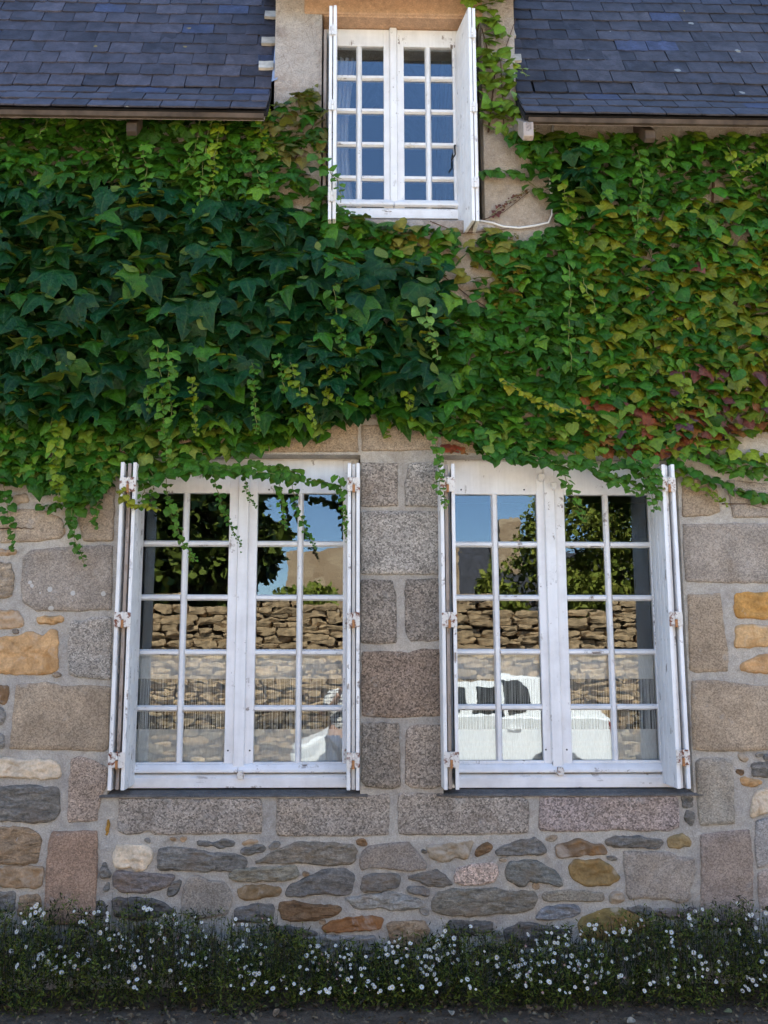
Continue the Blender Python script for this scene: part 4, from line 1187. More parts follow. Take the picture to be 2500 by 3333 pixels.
def tint_at(x, y, r_, top):
    z = big_zone(x, y)
    dark = Vector((.007, .036, .006)); mid = Vector((.030, .105, .006)); lite = Vector((.090, .190, .010))
    teal = Vector((.004, .034, .008))
    t = r_.random()
    if z > .5:
        c = dark.lerp(teal, r_.random()) * r_.uniform(.75, 1.35)
        if t < .16: c = mid * r_.uniform(.6, 1.1)
    else:
        c = mid.lerp(dark, r_.random() * .6) * r_.uniform(.75, 1.35)
        edge = 1 - min(1, abs(y - 900) / 520)
        if t < (.18 if y < 700 else .16): c = lite.lerp(mid, r_.random())
        if x > 1900 and y > 650:
            k = min(1, (x - 1900) / 550) * min(1, (y - 650) / 650)
            if r_.random() < .32 + .4 * k: c = c.lerp(Vector((.20, .18, .010)), r_.uniform(.2, .8))
            if r_.random() < (.004 if y < 1180 else .03 + .22 * k * k): c = Vector((.17, .05, .03)).lerp(Vector((.09, .04, .045)), r_.random())
        if y > 1300:
            if r_.random() < .25: c = lite.lerp(Vector((.16, .20, .03)), r_.random())
            if x > 1900 and r_.random() < .22: c = Vector((.20, .085, .016)).lerp(Vector((.16, .03, .02)), r_.random())
        if 1250 < x < 1700 and 700 < y < 1000 and r_.random() < .4: c = Vector((.17, .15, .02))
        if x > 1450 and y < 440: c = lite.lerp(Vector((.15, .20, .02)), r_.random() * .8)
        if 850 < x < 1060 and 280 < y < 520 and r_.random() < .5: c = Vector((.13, .12, .03))
    return c
leaves = []      # (matrix, shape index, tint, weight)
def add_leaf(x, y, Y, size_px, tint, r_, small, pitch=None, roll=None):
    sz = size_px / 560.0 * (DCAM + Y) / DCAM
    k = r_.choice(SMALL + ROUND) if small else r_.choice(BIGF if Y < -.14 and r_.random() < .75 else BIG)
    p = P(x, y, Y)
    leaves.append((leaf_matrix(p, sz, r_.gauss(0, .38), R(r_.gauss(38, 20)) if pitch is None else pitch, r_.gauss(0, .48) if roll is None else roll), k, tint, sz, Y))
for layer in range(3):
    y = -80.0
    while y < 1640:
        x = -680.0
        step_y = 22
        while x < 3180:
            jx, jy = x + rv.uniform(-20, 20), y + rv.uniform(-16, 16)
            z = big_zone(jx, jy)
            sz = 53 + 30 * z
            if jx > 1600: sz = 50 + 42 * z + 12 * n3(jx * .01, jy * .01)
            if jy < 650 and z < .5 or jy > 1380: sz *= .88
            nx_, ny_ = 34 * n3(jx * .012, jy * .012, 1), 30 * n3(jx * .012, jy * .012, 7)
            inside = pip(jx + nx_, jy + ny_, MAIN); dorm = not inside and pip(jx + nx_ * .4, jy + ny_ * .4, DORM); inside = inside or dorm
            if inside:
                spacing = sz * ((.46 - .12 * z), .54 + .14 * z, .82 + .08 * z)[layer]
                prob = (26 * step_y) / (spacing * spacing)
                if dorm: prob *= .5
                for poly, amt in BARE:
                    if pip(jx + nx_ * .6, jy + ny_ * .6, poly): prob *= (1 - amt)
                if rv.random() < prob:
                    bul = .055 + .19 * z + .03 * (n3(jx * .006, jy * .006, 4) + .5)
                    Y = -(.02 + bul * (.12, .5, .95)[layer] + rv.uniform(-.012, .018))
                    s2 = sz * rv.choice([.6, .8, .95, 1, 1.1, 1.25, 1.5 if z > .6 else 1.1])
                    tn = tint_at(jx, jy, rv, layer) * (1, 1, 1)[layer]
                    add_leaf(jx, jy, Y, s2, tn, rv, z < .35)
            x += 26
        y += step_y
vine = empty('climbing_vine', (0, -.02, 0), 'leafy green vine with large dark and small bright leaves covering the upper wall', 'vine')
# the 300 leaves that show largest are pieces of their own
order = sorted(range(len(leaves)), key=lambda i: -(leaves[i][3] * (1 - leaves[i][4] * 2.2) if abs(leaves[i][0].translation.x - .25) < 2.25 else 0))
own = set(order[:300])
leaf_me = []
for V, F, A in LEAVES:
    mb = MB(); mb.add(V, F); me = mb.mesh('leaf', [M['leaf_obj']], True, fixn=False); leaf_me.append(me)
    me.attributes.new('lc', 'FLOAT_VECTOR', 'POINT').data.foreach_set('vector', np.array(A, dtype=float).ravel())
def stuff_leaves(name, items, parent, mat):
    VV, FF, CC, AA = [], [], [], []
    b = 0
    for (m, k, t, *_r) in items:
        V, F, A = LEAVES[k]; AA += A
        a = np.array(V) @ np.array(m.to_3x3()).T + np.array(m.translation)
        VV.append(a); FF += [tuple(i + b for i in f) for f in F]; CC.append(np.tile(np.array([t[0], t[1], t[2], 1.0]), (len(V), 1))); b += len(V)
    VV = np.concatenate(VV); CC = np.concatenate(CC)
    me = bpy.data.meshes.new(name); me.from_pydata(VV.tolist(), [], FF); me.materials.append(mat)
    at = me.attributes.new('tint', 'FLOAT_COLOR', 'POINT'); at.data.foreach_set('color', CC.ravel())
    me.attributes.new('lc', 'FLOAT_VECTOR', 'POINT').data.foreach_set('vector', np.array(AA, dtype=float).ravel())
    me.polygons.foreach_set('use_smooth', [True] * len(me.polygons))
    return link(name, me, parent)
for i in range(len(leaves)):
    if i in own:
        m, k, t = leaves[i][:3]
        o = link('leaf', leaf_me[k], None, None, t); o.matrix_world = m; o.parent = vine; o.matrix_parent_inverse = WI(vine)
tag(stuff_leaves('foliage', [leaves[i] for i in range(len(leaves)) if i not in own], vine, M['leaf']), kind='stuff')
# hanging and creeping shoots
YG, LG, MG, YL = (.14, .19, .010), (.058, .145, .012), (.032, .105, .009), (.21, .20, .01)
SHOOTS = [  # points in photo pixels, leaf size start/end, colour, depth
 ([(385,1590),(430,1640),(520,1655)], 34, 20, YL, .17), ([(480,1500),(500,1560),(490,1650)], 40, 22, MG, .1), ([(535,1540),(555,1660),(590,1760),(640,1828)], 36, 11, LG, .1), ([(690,1530),(720,1640),(760,1730),(790,1780)], 30, 7, MG, .1),
 ([(795,1530),(805,1610),(835,1655)], 18, 7, MG, .1), ([(900,1520),(915,1620),(930,1725)], 32, 9, LG, .1), ([(945,1540),(965,1650),(1000,1740),(1030,1790)], 32, 7, MG, .1), ([(1105,1550),(1122,1660),(1128,1755)], 30, 8, LG, .12),
 ([(470,1560),(620,1528),(800,1530),(960,1552),(1110,1580)], 46, 34, MG, .11), ([(560,1500),(700,1520),(860,1515),(980,1540)], 48, 36, LG, .10), ([(450,1530),(470,1600),(455,1640)], 40, 22, LG, .1),
 ([(1400,1400),(1428,1470),(1432,1590),(1456,1650)], 34, 14, LG, .17), ([(1590,1490),(1740,1505),(1900,1520),(2010,1550),(2110,1590)], 44, 34, MG, .1), ([(1700,1480),(1850,1500),(2000,1510),(2120,1530)], 48, 40, MG, .1), ([(1830,1530),(1862,1600),(1900,1692)], 36, 14, LG, .11),
 ([(1960,1540),(2050,1590),(2110,1605)], 34, 18, LG, .11), ([(2090,1500),(2120,1570),(2130,1660)], 44, 18, MG, .13), ([(2110,1500),(2140,1570),(2140,1650)], 44, 18, LG, .13), ([(2060,1490),(2090,1540),(2120,1600)], 44, 24, MG, .12),
 ([(2180,1490),(2330,1570),(2420,1600),(2510,1620)], 50, 42, MG, .05), ([(2200,1470),(2350,1510),(2500,1560)], 52, 44, LG, .05), ([(2190,1530),(2280,1590),(2370,1640)], 36, 12, YG, .05), ([(2250,1460),(2400,1500),(2540,1530)], 50, 44, MG, .05), ([(2330,1430),(2430,1480),(2540,1500)], 48, 40, YG, .05),
 ([(205,1300),(190,1400),(180,1500),(192,1640)], 46, 24, YG, .16), ([(170,1340),(165,1450),(185,1560)], 48, 30, LG, .15), ([(230,1550),(235,1680),(245,1760),(275,1832)], 46, 16, MG, .06), ([(260,1540),(225,1640),(160,1650),(130,1645)], 44, 30, MG, .05), ([(310,1580),(315,1640),(305,1715)], 34, 18, MG, .05), ([(10,1580),(30,1690),(40,1790)], 40, 16, MG, .05), ([(290,1560),(260,1640),(230,1700)], 48, 34, MG, .06),
 ([(505,1110),(525,1230),(530,1350),(545,1500)], 46, 26, LG, .24), ([(545,1120),(550,1230),(560,1360)], 42, 24, LG, .24), ([(490,1230),(480,1320)], 36, 20, LG, .22), ([(625,1230),(630,1320),(640,1410)], 24, 14, YG, .24), ([(820,1180),(828,1290),(835,1410)], 28, 12, LG, .24), ([(905,1150),(918,1210),(925,1275)], 32, 16, LG, .23),
 ([(945,1180),(980,1280),(1030,1390)], 34, 14, YG, .24), ([(1085,940),(1105,1060),(1130,1200),(1105,1310)], 38, 18, LG, .22), ([(1072,1170),(1058,1240),(1070,1310)], 34, 20, YG, .2), ([(1205,1050),(1208,1135)], 34, 20, LG, .22), ([(1385,990),(1402,1080),(1428,1165)], 46, 20, (.15, .27, .05), .2), ([(1330,1260),(1335,1320),(1348,1375)], 36, 22, YG, .15),
 ([(330,395),(372,480),(385,560),(402,606)], 46, 26, LG, .12), ([(690,380),(670,470),(655,590),(650,712)], 46, 28, LG, .13), ([(720,400),(700,500),(690,640)], 44, 24, YG, .13), ([(650,380),(640,470),(600,560)], 46, 30, LG, .12), ([(880,345),(845,400),(860,470),(905,512)], 38, 14, YG, .1), ([(150,362),(152,410),(118,446)], 32, 10, LG, .16), ([(460,470),(480,560),(440,680)], 40, 28, LG, .14), ([(770,480),(830,540),(860,620)], 46, 34, MG, .12),
 ([(1830,600),(1855,690),(1870,790)], 44, 20, YG, .12), ([(2075,490),(2095,600),(2080,680),(2070,775)], 44, 20, LG, .12), ([(1850,860),(1858,960),(1850,1080),(1862,1210)], 42, 28, LG, .12), ([(1895,900),(1915,960),(1940,1000)], 32, 14, YG, .12), ([(1635,1235),(1760,1310),(1860,1335),(1945,1362)], 36, 16, YL, .13), ([(2215,1240),(2225,1290),(2190,1330)], 34, 16, YG, .12), ([(2370,480),(2400,560),(2480,510),(2520,490)], 38, 16, YG, .12), ([(2180,440),(2170,510),(2190,560)], 44, 24, LG, .12),
 ([(1560,560),(1620,550),(1700,570),(1780,640)], 42, 40, MG, .035), ([(1035,500),(1075,560),(1100,590),(1112,660)], 40, 18, LG, .2), ([(1070,690),(1120,680),(1160,712)], 36, 18, MG, .1), ([(1690,420),(1740,470),(1765,530)], 44, 28, LG, .05), ([(1240,1340),(1260,1380),(1255,1420)], 34, 14, YG, .05), ([(1660,200),(1690,215),(1715,250)], 40, 22, YG, .12),
 ([(960,430),(1000,380),(1020,280)], 34, 18, (.11, .10, .035), .03), ([(1600,700),(1650,660),(1720,615)], 20, 9, (.12, .03, .03), .025), ([(1560,820),(1590,880),(1680,760)], 26, 16, (.16, .10, .03), .025), ([(1440,1450),(1480,1462),(1520,1470)], 34, 22, (.26, .05, .03), .05), ([(2140,1470),(2230,1440),(2330,1455)], 30, 20, (.24, .08, .03), .05)]
def shoot(pts, s0, s1, col, dep, seed):
    if dep > .19: dep += .055
    elif dep > .105: dep += .03
    r_ = random.Random(seed)
    P3 = [Vector((x, y, 0)) for x, y in pts]
    seg = [(b - a).length for a, b in zip(P3[:-1], P3[1:])]; L = sum(seg)
    def at(t):
        d = t * L
        for i, s in enumerate(seg):
            if d <= s or i == len(seg) - 1: return P3[i].lerp(P3[i + 1], min(1, d / s))
            d -= s
    items = []; t = 0; sgn = 1
    while t < 1:
        s = s0 + (s1 - s0) * t
        q = at(t)
        tn = Vector(col) * r_.uniform(.75, 1.3)
        tn = tn.lerp(Vector(YG), .35 * t * r_.random())
        Y = -(dep + r_.uniform(-.012, .015))
        s *= r_.choice([.55, .7, .8, .85, .95, 1.1])
        sz = s / 560.0
        off = sgn * s * r_.uniform(.1, .5)
        k = r_.choice(ROUND if s < 44 else SMALL + ROUND)
        m = leaf_matrix(P(q.x + off + r_.gauss(0, 3), q.y + r_.gauss(0, 6), Y), sz, r_.gauss(0, .35), R(r_.gauss(35, 16)), sgn * r_.uniform(.1, .8))
        items.append((m, k, tn))
        sgn = -sgn
        t += s * r_.uniform(.24, .48) / L
    o = tag(stuff_leaves('hanging_shoot', items, vine, M['leaf']), kind='stuff')
    mb = MB(); mb.tube([P(at(i / 14).x + 3 * math.sin(i * 1.7), at(i / 14).y, -dep + .006) for i in range(15)], .0022, 5)
    mb.build('shoot_stem', M['shoot_stem'], o)
for i, a in enumerate(SHOOTS): shoot(*a, seed=500 + i)
# woody stems on the wall
mb_all = [([(960,520),(1010,430),(1052,330)], .004), ([(1040,640),(960,700),(880,640)], .003), ([(1590,430),(1610,250),(1560,60)], .006), ([(1640,420),(1630,200),(1690,30)], .004), ([(1560,720),(1640,690),(1740,610)], .003), ([(1400,720),(1500,760),(1620,750),(1700,735)], .003),
          ([(1560,1170),(1540,1290),(1600,1330)], .004), ([(1380,1390),(1500,1440),(1640,1470)], .004), ([(900,900),(930,1200),(950,1420)], .009), ([(1950,480),(1960,800),(1900,1200)], .009), ([(2330,500),(2300,900),(2280,1380)], .008), ([(300,420),(330,900),(310,1500)], .012), ([(0,1720),(60,1718),(120,1722)], .004), ([(1420,880),(1520,960),(1600,1010)], .004), ([(2350,1640),(2430,1640),(2510,1660)], .004)]
for pts, rad in mb_all:
    mb = MB(); q = []
    for (x0, y0), (x1, y1) in zip(pts[:-1], pts[1:]):
        for k in range(6):
            f = k / 6
            q.append(P(x0 + (x1 - x0) * f + 7 * n3(x0 * .1 + k, y0), y0 + (y1 - y0) * f + 7 * n3(x0, y0 * .1 + k), -.014))
    mb.tube(q, [rad * (1 - .6 * i / len(q)) for i in range(len(q))], 6)
    mb.build('stem', M['stem'], vine, smooth=True)

# ------------------------------------------------------------------ daisies along the foot of the wall
rd = random.Random(23)
def daisy_mesh(pet, n, rad, cup):
    mb = MB(); n_ = n
    for i in range(n_):
        a = 2 * math.pi * i / n_; w = math.pi / n_ * .82
        c0 = (.3 * math.cos(a), .3 * math.sin(a), .02)
        l, r_ = a - w, a + w
        mb.add([(.25 * math.cos(l), .25 * math.sin(l), .02), (.25 * math.cos(r_), .25 * math.sin(r_), .02), (math.cos(r_ - w * .3), math.sin(r_ - w * .3), cup), (1.06 * math.cos(a), 1.06 * math.sin(a), cup), (math.cos(l + w * .3), math.sin(l + w * .3), cup)], [(0, 1, 2, 3, 4)], 0)
    mb.add([(.34 * math.cos(i * math.pi / 4), .34 * math.sin(i * math.pi / 4), .03) for i in range(8)] + [(0, 0, .14)], [(i, (i + 1) % 8, 8) for i in range(8)], 1)
    return mb.mesh('daisy', [M[pet], M['eye']], False, fixn=False)
daisies = [daisy_mesh('petal', 13, 1, .05), daisy_mesh('petal', 15, 1, .22), daisy_mesh('petal', 12, 1, -.12), daisy_mesh('petal_pink', 11, 1, .75)]
def bed_top(x):       # photo row of the top of the plants along the wall
    pts = [(-900, 2960), (0, 2965), (350, 2960), (640, 2985), (880, 3010), (1050, 3060), (1200, 3090), (1350, 3060), (1480, 3020), (1700, 3050), (1850, 3030), (2050, 3000), (2250, 2970), (2400, 2950), (2560, 2965), (3300, 2960)]
    for (a, b), (c, d) in zip(pts[:-1], pts[1:]):
        if a <= x <= c: return b + (d - b) * (x - a) / (c - a) + 30 * n3(x * .012, 3) + 18 * n3(x * .05, 9)
    return 2970
def bed_front(x): return .37 + .13 * n3(x * .006, 5) + .09 * n3(x * .02, 2) + (.04 if x > 1700 else 0)
def clump(xa, xb, label):
    c0 = P((xa + xb) / 2, 3220, -.15); root = empty('daisy_plant', (c0.x, -.15, .0), label, 'flowers', 'white daisies along the foot of the wall')
    VV, FF, CC = [], [], []
    def tri(ps, col):
        b = len(VV); VV.extend([tuple(p) for p in ps]); FF.append(tuple(range(b, b + len(ps)))); CC.extend([(*col, 1)] * len(ps))
    n = int((xb - xa) * 27)
    for _ in range(n):
        x = rd.uniform(xa - 10, xb + 10)
        fy = rd.random() ** .8
        Y = -(.03 + fy * bed_front(x))
        ztop = max(.06, P(x, bed_top(x), -.12).z * (1 - .75 * max(0, (fy - .3)) ** 1.2) * (1 + .22 * n3(x * .03, fy * 3)))
        h = rd.random() ** .75
        if n3(x * .018, fy * 3.5, h * 3) < -.16: continue
        z = .01 + ztop * h
        X = P(x, 3100, Y).x
        L = rd.uniform(.014, .038)
        d = Vector((rd.gauss(0, .8), rd.gauss(-.25, .6), rd.gauss(.45, .7))).normalized()
        sd = d.cross(Vector((rd.gauss(0, 1), rd.gauss(0, 1), rd.gauss(0, 1)))).normalized() * rd.uniform(.0016, .0042)
        p = Vector((X, Y, z))
        g = rd.random()
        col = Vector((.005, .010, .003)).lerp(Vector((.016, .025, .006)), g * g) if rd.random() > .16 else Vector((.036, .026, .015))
        tri([p - sd * .6, p + d * L * .55 - sd, p + d * L, p + d * L * .5 + sd], col)
    # thin stems, some rising clear of the mass
    for _ in range(int((xb - xa) * .9)):
        x = rd.uniform(xa, xb); Y = -(.03 + rd.random() * bed_front(x)); X = P(x, 3100, Y).x
        zt_ = P(x, bed_top(x), -.12).z * rd.uniform(.7, 1.02 + .22 * rd.random() ** 3)
        q = Vector((X, Y, zt_ * rd.uniform(.2, .6))); e = Vector((X + rd.gauss(0, .03), Y + rd.gauss(0, .02), zt_)); w = Vector((.0011, 0, 0))
        tri([q - w, q + w, e + w * .7, e - w * .7], (.035, .026, .018) if rd.random() < .5 else (.02, .032, .012))
        if rd.random() < .5:
            s = .004; tri([e + Vector((-s, 0, 0)), e + Vector((0, 0, s)), e + Vector((s, 0, 0)), e + Vector((0, 0, -s))], (.13, .10, .03) if rd.random() < .6 else (.16, .07, .05))
    me = bpy.data.meshes.new('foliage'); me.from_pydata(VV, [], FF); me.materials.append(M['herb'])
    at = me.attributes.new('tint', 'FLOAT_COLOR', 'POINT'); at.data.foreach_set('color', np.array(CC).ravel())
    tag(link('foliage', me, root), kind='stuff')
    cnt = 0; tries = 0
    want = int((xb - xa) * .23)
    while cnt < min(300, want) and tries < 6000:
        tries += 1
        x = rd.uniform(xa, xb)
        tp = bed_top(x)
        f = rd.random()
        y = tp - 12 + (3245 - tp) * f ** 1.15
        dens = .42 + 1.3 * n3(x * .008, y * .011, 2)
        if x > 1750: dens += .25
        if x < 700 and y > 3150: dens -= .35
        if rd.random() > dens: continue
        fr = .2 + .8 * f
        Y = -(.05 + fr * (bed_front(x) + .03))
        p = P(x, y, Y)
        if p.z < .02: continue
        pink = rd.random() < .13
        me = daisies[3] if pink else daisies[rd.choice([0, 0, 1, 2])]
        s = rd.choice([.006, .0075, .0085, .009, .010, .0115]) * (.55 if pink else 1)
        o = link('daisy', me, None, None)
        o.location = p; o.rotation_euler = (R(90 - rd.uniform(10, 60)), 0, R(rd.gauss(0, 32)))
        o.scale = (s, s, s); o.parent = root; o.matrix_parent_inverse = WI(root)
        cnt += 1
clump(-640, 960, 'dense clump of small white daisies below the left-hand window')
clump(960, 1760, 'thin low clump of small white daisies between the two lower windows')
clump(1760, 3150, 'tall thick clump of small white daisies below the right-hand window')

# dry leaves lying on the soil
t = NT('dry_leaf'); cc = t.objcol(); t.fin(t.mul(cc, t.ramp(t.noise(t.pos(), 60, 4), .3, .7, .6, 1.35)), .8, .2); M['dry'] = t.mat
def dry_geo(seed):
    r_ = random.Random(seed); mb = MB(); n = 6; V = []; F = []
    for i in range(n + 1):
        f = i / n; w = .34 * math.sin(math.pi * min(1, f * 1.02)) ** .8; z = .18 * math.sin(f * 3) + .06 * r_.random()
        V += [(f - .5, -w, z + .12 * w), (f - .5, 0, z - .04), (f - .5, w, z + .16 * w)]
    for i in range(n):
        a = i * 3; F += [(a, a + 3, a + 4, a + 1), (a + 1, a + 4, a + 5, a + 2)]
    mb.add(V, F); return mb
dry = [dry_geo(k).mesh('fallen_leaf', [M['dry']], True, fixn=False) for k in range(4)]
for i in range(56):
    x = rd.uniform(0, 2500); y = rd.uniform(3222, 3345)
    d = cF + cR * ((x - PPX) / FPX) + cU * ((PPY - y) / FPX); tt = (ZCAM - .02) / -d.z
    p = Vector((0, -DCAM, ZCAM)) + d * tt
    o = link('fallen_leaf', dry[i % 4]); s = rd.uniform(.028, .055)
    o.location = (p.x, p.y, .022 + rd.random() * .006); o.scale = (s, s, s); o.rotation_euler = (rd.gauss(0, .35), rd.gauss(0, .35), rd.uniform(0, 6.28))
    b = rd.uniform(.5, 1.2); ci = rd.randrange(4); c = [(.22, .15, .09), (.17, .10, .055), (.30, .25, .18), (.16, .15, .07)][ci]
    o.color = (c[0] * b, c[1] * b, c[2] * b, 1)
    zone = ('near the left edge', 'under the left-hand window', 'below the granite pier', 'under the right-hand window', 'near the right edge')[min(4, int(x / 500))]
    tag(o, ('tan', 'dark brown', 'pale', 'olive')[ci] + ' dry leaf fallen on the soil ' + zone, 'leaf', 'dry leaves on the ground')

# fine leaf litter
lit = MB()
for i in range(1500):
    x, y = rd.uniform(-3.0, 3.6), -rd.uniform(.22, .62) - .05 * n3(i * .3, 2)
    g = dry_geo(i % 4); m = Matrix.LocRotScale(Vector((x, y, .02 + rd.random() * .012)), Euler((rd.gauss(0, .4), rd.gauss(0, .4), rd.uniform(0, 6.28))), Vector([rd.choice([.012, .016, .02, .026, .034])] * 3))
    lit.add([m @ Vector(v) for v in g.v], g.f)
t = NT('litter'); v = t.voro(t.pos(), 45, out='Color'); sp = t.node('ShaderNodeSeparateColor'); t.l.new(v, sp.inputs[0])
o = lit.build('leaf_litter', t.fin(t.mix(sp.outputs[0], (.05, .033, .02), (.20, .15, .09)), .9, .1), None, fixn=False)
tag(o, 'fine brown leaf litter along the front of the daisies', 'litter', None, 'stuff')

# ------------------------------------------------------------------ across the street (seen in the panes)
WY = -9.0
t = NT('warm_rubble'); p_ = t.pos(); oc = t.objcol()
t.bump(t.noise(p_, 40, 5), .7, .012); M['rubble'] = t.fin(t.mul(oc, t.ramp(t.noise(p_, 14, 5), .3, .7, .6, 1.4)), .9, .15)
bw = empty('boundary_wall', (0, WY, 0), 'tall rubble stone wall along the far side of the street', 'wall')
mb = MB(); mb.box(-14, 16, WY - .45, WY - .03, -.1, 2.55); mb.build('core', m_plain('earth_mortar', (.09, .065, .045), .9, .1), bw)
rb = random.Random(3); rub_me = []
for k in range(6):
    bm = bmesh.new(); bmesh.ops.create_cube(bm, size=1); bmesh.ops.subdivide_edges(bm, edges=bm.edges, cuts=1, use_grid_fill=True)
    for v in bm.verts:
        v.co = v.co * (1 - .22 * (v.co.length / .87) ** 2) + Vector((rb.uniform(-.07, .07), rb.uniform(-.05, .05), rb.uniform(-.08, .08)))
    me = bpy.data.meshes.new('stone'); bm.to_mesh(me); bm.free(); me.materials.append(M['rubble']); rub_me.append(me)
z = .0; cnt = 0; more = MB()
while z < 2.62:
    h = rb.uniform(.055, .13); x = -13.8 + rb.uniform(0, .3)
    while x < 15.8:
        w = rb.uniform(.18, .5)
        b = rb.uniform(.3, .85); c = rb.choice([(.38, .26, .15), (.33, .22, .12), (.28, .22, .15), (.42, .31, .19)])
        near = -3.4 < x < 5.4 and cnt < 300
        sc = (w * 1.08, .24, h * 1.08); lc = (x + w / 2, WY - .02 + rb.uniform(-.05, .05), z + h / 2 + rb.uniform(-.02, .02)); rt = (0, R(rb.uniform(-4, 4)), 0); k = rb.randrange(6)
        if near:
            o = link('stone', rub_me[k], None, None, (c[0] * b, c[1] * b, c[2] * b)); o.location = lc; o.scale = sc; o.rotation_euler = rt
            o.parent = bw; o.matrix_parent_inverse = WI(bw); cnt += 1
        else:
            m = Matrix.LocRotScale(Vector(lc), Euler(rt), Vector(sc))
            more.add([m @ v.co for v in rub_me[k].vertices], [tuple(pl.vertices) for pl in rub_me[k].polygons])
        x += w
    z += h
tag(more.build('rubble_face', M['rubble'], bw, color=(.36, .25, .145), fixn=False), kind='stuff')

def tree(name, label, cx, cy, th, blobs, nleaf, lsz, cols, seed, trunk_r=.14, gap=-.12):
    r_ = random.Random(seed)
    root = empty(name, (cx, cy, 0), label, 'tree')
    mb = MB(); top = Vector((cx + .2, cy, th))
    mb.tube([Vector((cx, cy, -.05)).lerp(top, i / 6) + Vector((.06 * math.sin(i), .05 * math.cos(i * 1.3), 0)) for i in range(7)], [trunk_r * (1 - .09 * i) for i in range(7)], 9)
    for (bx, by, bz, br, bh) in blobs:
        s_ = Vector((cx + .1, cy, th * .75)); e = Vector((bx, by, bz))
        mb.tube([s_.lerp(e, i / 5) + Vector((0, 0, .15 * math.sin(i / 5 * 3.1))) for i in range(6)], [trunk_r * .5 * (1 - .16 * i) for i in range(6)], 6)
    mb.build('trunk', m_plain('bark', (.09, .07, .055), .9, .1, 0, .4, 12), root, smooth=True)
    VV, FF, CC = [], [], []
    for _ in range(nleaf):
        bx, by, bz, br, bh = r_.choice(blobs)
        d = Vector((r_.gauss(0, 1), r_.gauss(0, 1), r_.gauss(0, 1))).normalized() * (r_.random() ** .42)
        p = Vector((bx + d.x * br, by + d.y * br, bz + d.z * bh))
        if n3(p.x * 1.4, p.y * 1.4, p.z * 1.4 + seed) < gap: continue
        a = Vector((r_.gauss(0, 1), r_.gauss(0, 1), r_.gauss(-.3, .7))).normalized(); b = a.cross(Vector((r_.gauss(0, 1), r_.gauss(0, 1), r_.gauss(0, 1)))).normalized()
        L, W = lsz * r_.uniform(.6, 1.3), lsz * .3
        i0 = len(VV); VV += [tuple(p), tuple(p + a * L * .5 + b * W), tuple(p + a * L), tuple(p + a * L * .5 - b * W)]; FF.append((i0, i0 + 1, i0 + 2, i0 + 3))
        c = Vector(cols[0]).lerp(Vector(cols[1]), r_.random()); CC += [(*c, 1)] * 4
    me = bpy.data.meshes.new('crown'); me.from_pydata(VV, [], FF); me.materials.append(M['herb'])
    at = me.attributes.new('tint', 'FLOAT_COLOR', 'POINT'); at.data.foreach_set('color', np.array(CC).ravel())
    link('crown', me, root)
tree('evergreen_tree', 'dark evergreen tree behind the boundary wall, mirrored in the left-hand window', -2.9, -10.6, 4.2,
     [(-3.7, -10.6, 4.2, 1.7, 1.7), (-2.5, -10.5, 4.5, 1.2, 1.5), (-2.2, -10.4, 3.4, 1.0, .9), (-3.2, -10.5, 6.2, 1.5, 1.4), (-4.8, -10.6, 4.0, 1.5, 1.8), (-3.4, -10.4, 3.1, 1.5, .7), (-2.0, -10.6, 5.7, .8, .9), (-3.0, -10.3, 4.4, 1.3, 1.6), (-1.5, -10.4, 3.6, .55, .5)], 60000, .26, ((.004, .011, .005), (.010, .024, .010)), 4, gap=-.45)
tree('leafy_tree', 'light green airy tree behind the boundary wall, mirrored in the right-hand window', 4.7, -11.2, 3.6,
     [(3.6, -11.2, 3.3, .9, .8), (3.9, -11.0, 4.1, .8, .7), (4.7, -11.1, 4.3, 1.2, 1.1), (5.7, -11.2, 3.6, 1.2, 1.2), (5.0, -11.3, 5.5, 1.3, 1.2), (6.3, -11.2, 5.0, 1.0, 1.0), (4.1, -11.0, 2.9, .9, .5), (4.8, -10.9, 3.2, 1.0, .8), (3.0, -11.0, 2.9, .6, .4)], 26000, .12, ((.08, .11, .015), (.24, .24, .04)), 9, gap=-.2)
tree('leafy_tree', 'small shrub rising just above the boundary wall', -.4, -9.9, 2.4,
     [(-.5, -9.8, 2.7, .5, .28), (.3, -9.8, 2.68, .5, .22)], 2500, .11, ((.12, .15, .02), (.24, .26, .04)), 12, .05)
# cottage beyond
cot = empty('cottage', (1.5, -19, 0), 'stone cottage with dark slate roof beyond the boundary wall', 'house')
t = NT('cottage_stone'); p_ = t.pos(); v = t.voro(t.scale(p_, (1, 1, 2.6)), 2.6, out='Color'); sp = t.node('ShaderNodeSeparateColor'); t.l.new(v, sp.inputs[0])
M['cot'] = t.fin(t.mix(sp.outputs[0], (.34, .23, .14), (.50, .37, .24)), .9, .1)
def poly_wall(name, poly, mat):
    mb = MB(); mb.prism(poly, 1, -19.0, -18.6); return mb.build(name, mat, cot)
poly_wall('wall', [(-1.1, 0), (3.1, 0), (3.1, 4.7), (.4, 4.75), (-1.1, 4.5)], M['cot'])
mb = MB(); mb.prism([(3.1, 0), (8.2, 0), (8.2, 3.2), (3.1, 3.2)], 1, -20.0, -19.6); mb.build('wall', M['cot'], cot)
mb = MB(); mb.prism([(-19.4, 3.05), (-21.2, 4.95), (-21.2, 5.02), (-19.4, 3.15)], 0, 3.12, 8.5); mb.build('roof', M['slate_l'], cot, color=(.03, .03, .036))
mb = MB(); mb.box(4.3, 4.9, -21.2, -20.7, 4.4, 5.6); mb.build('chimney', M['cot'], cot)
mb = MB(); mb.box(.2, 1.0, -18.62, -18.56, 2.9, 4.0); w_ = mb.build('window', M['paint'], cot)
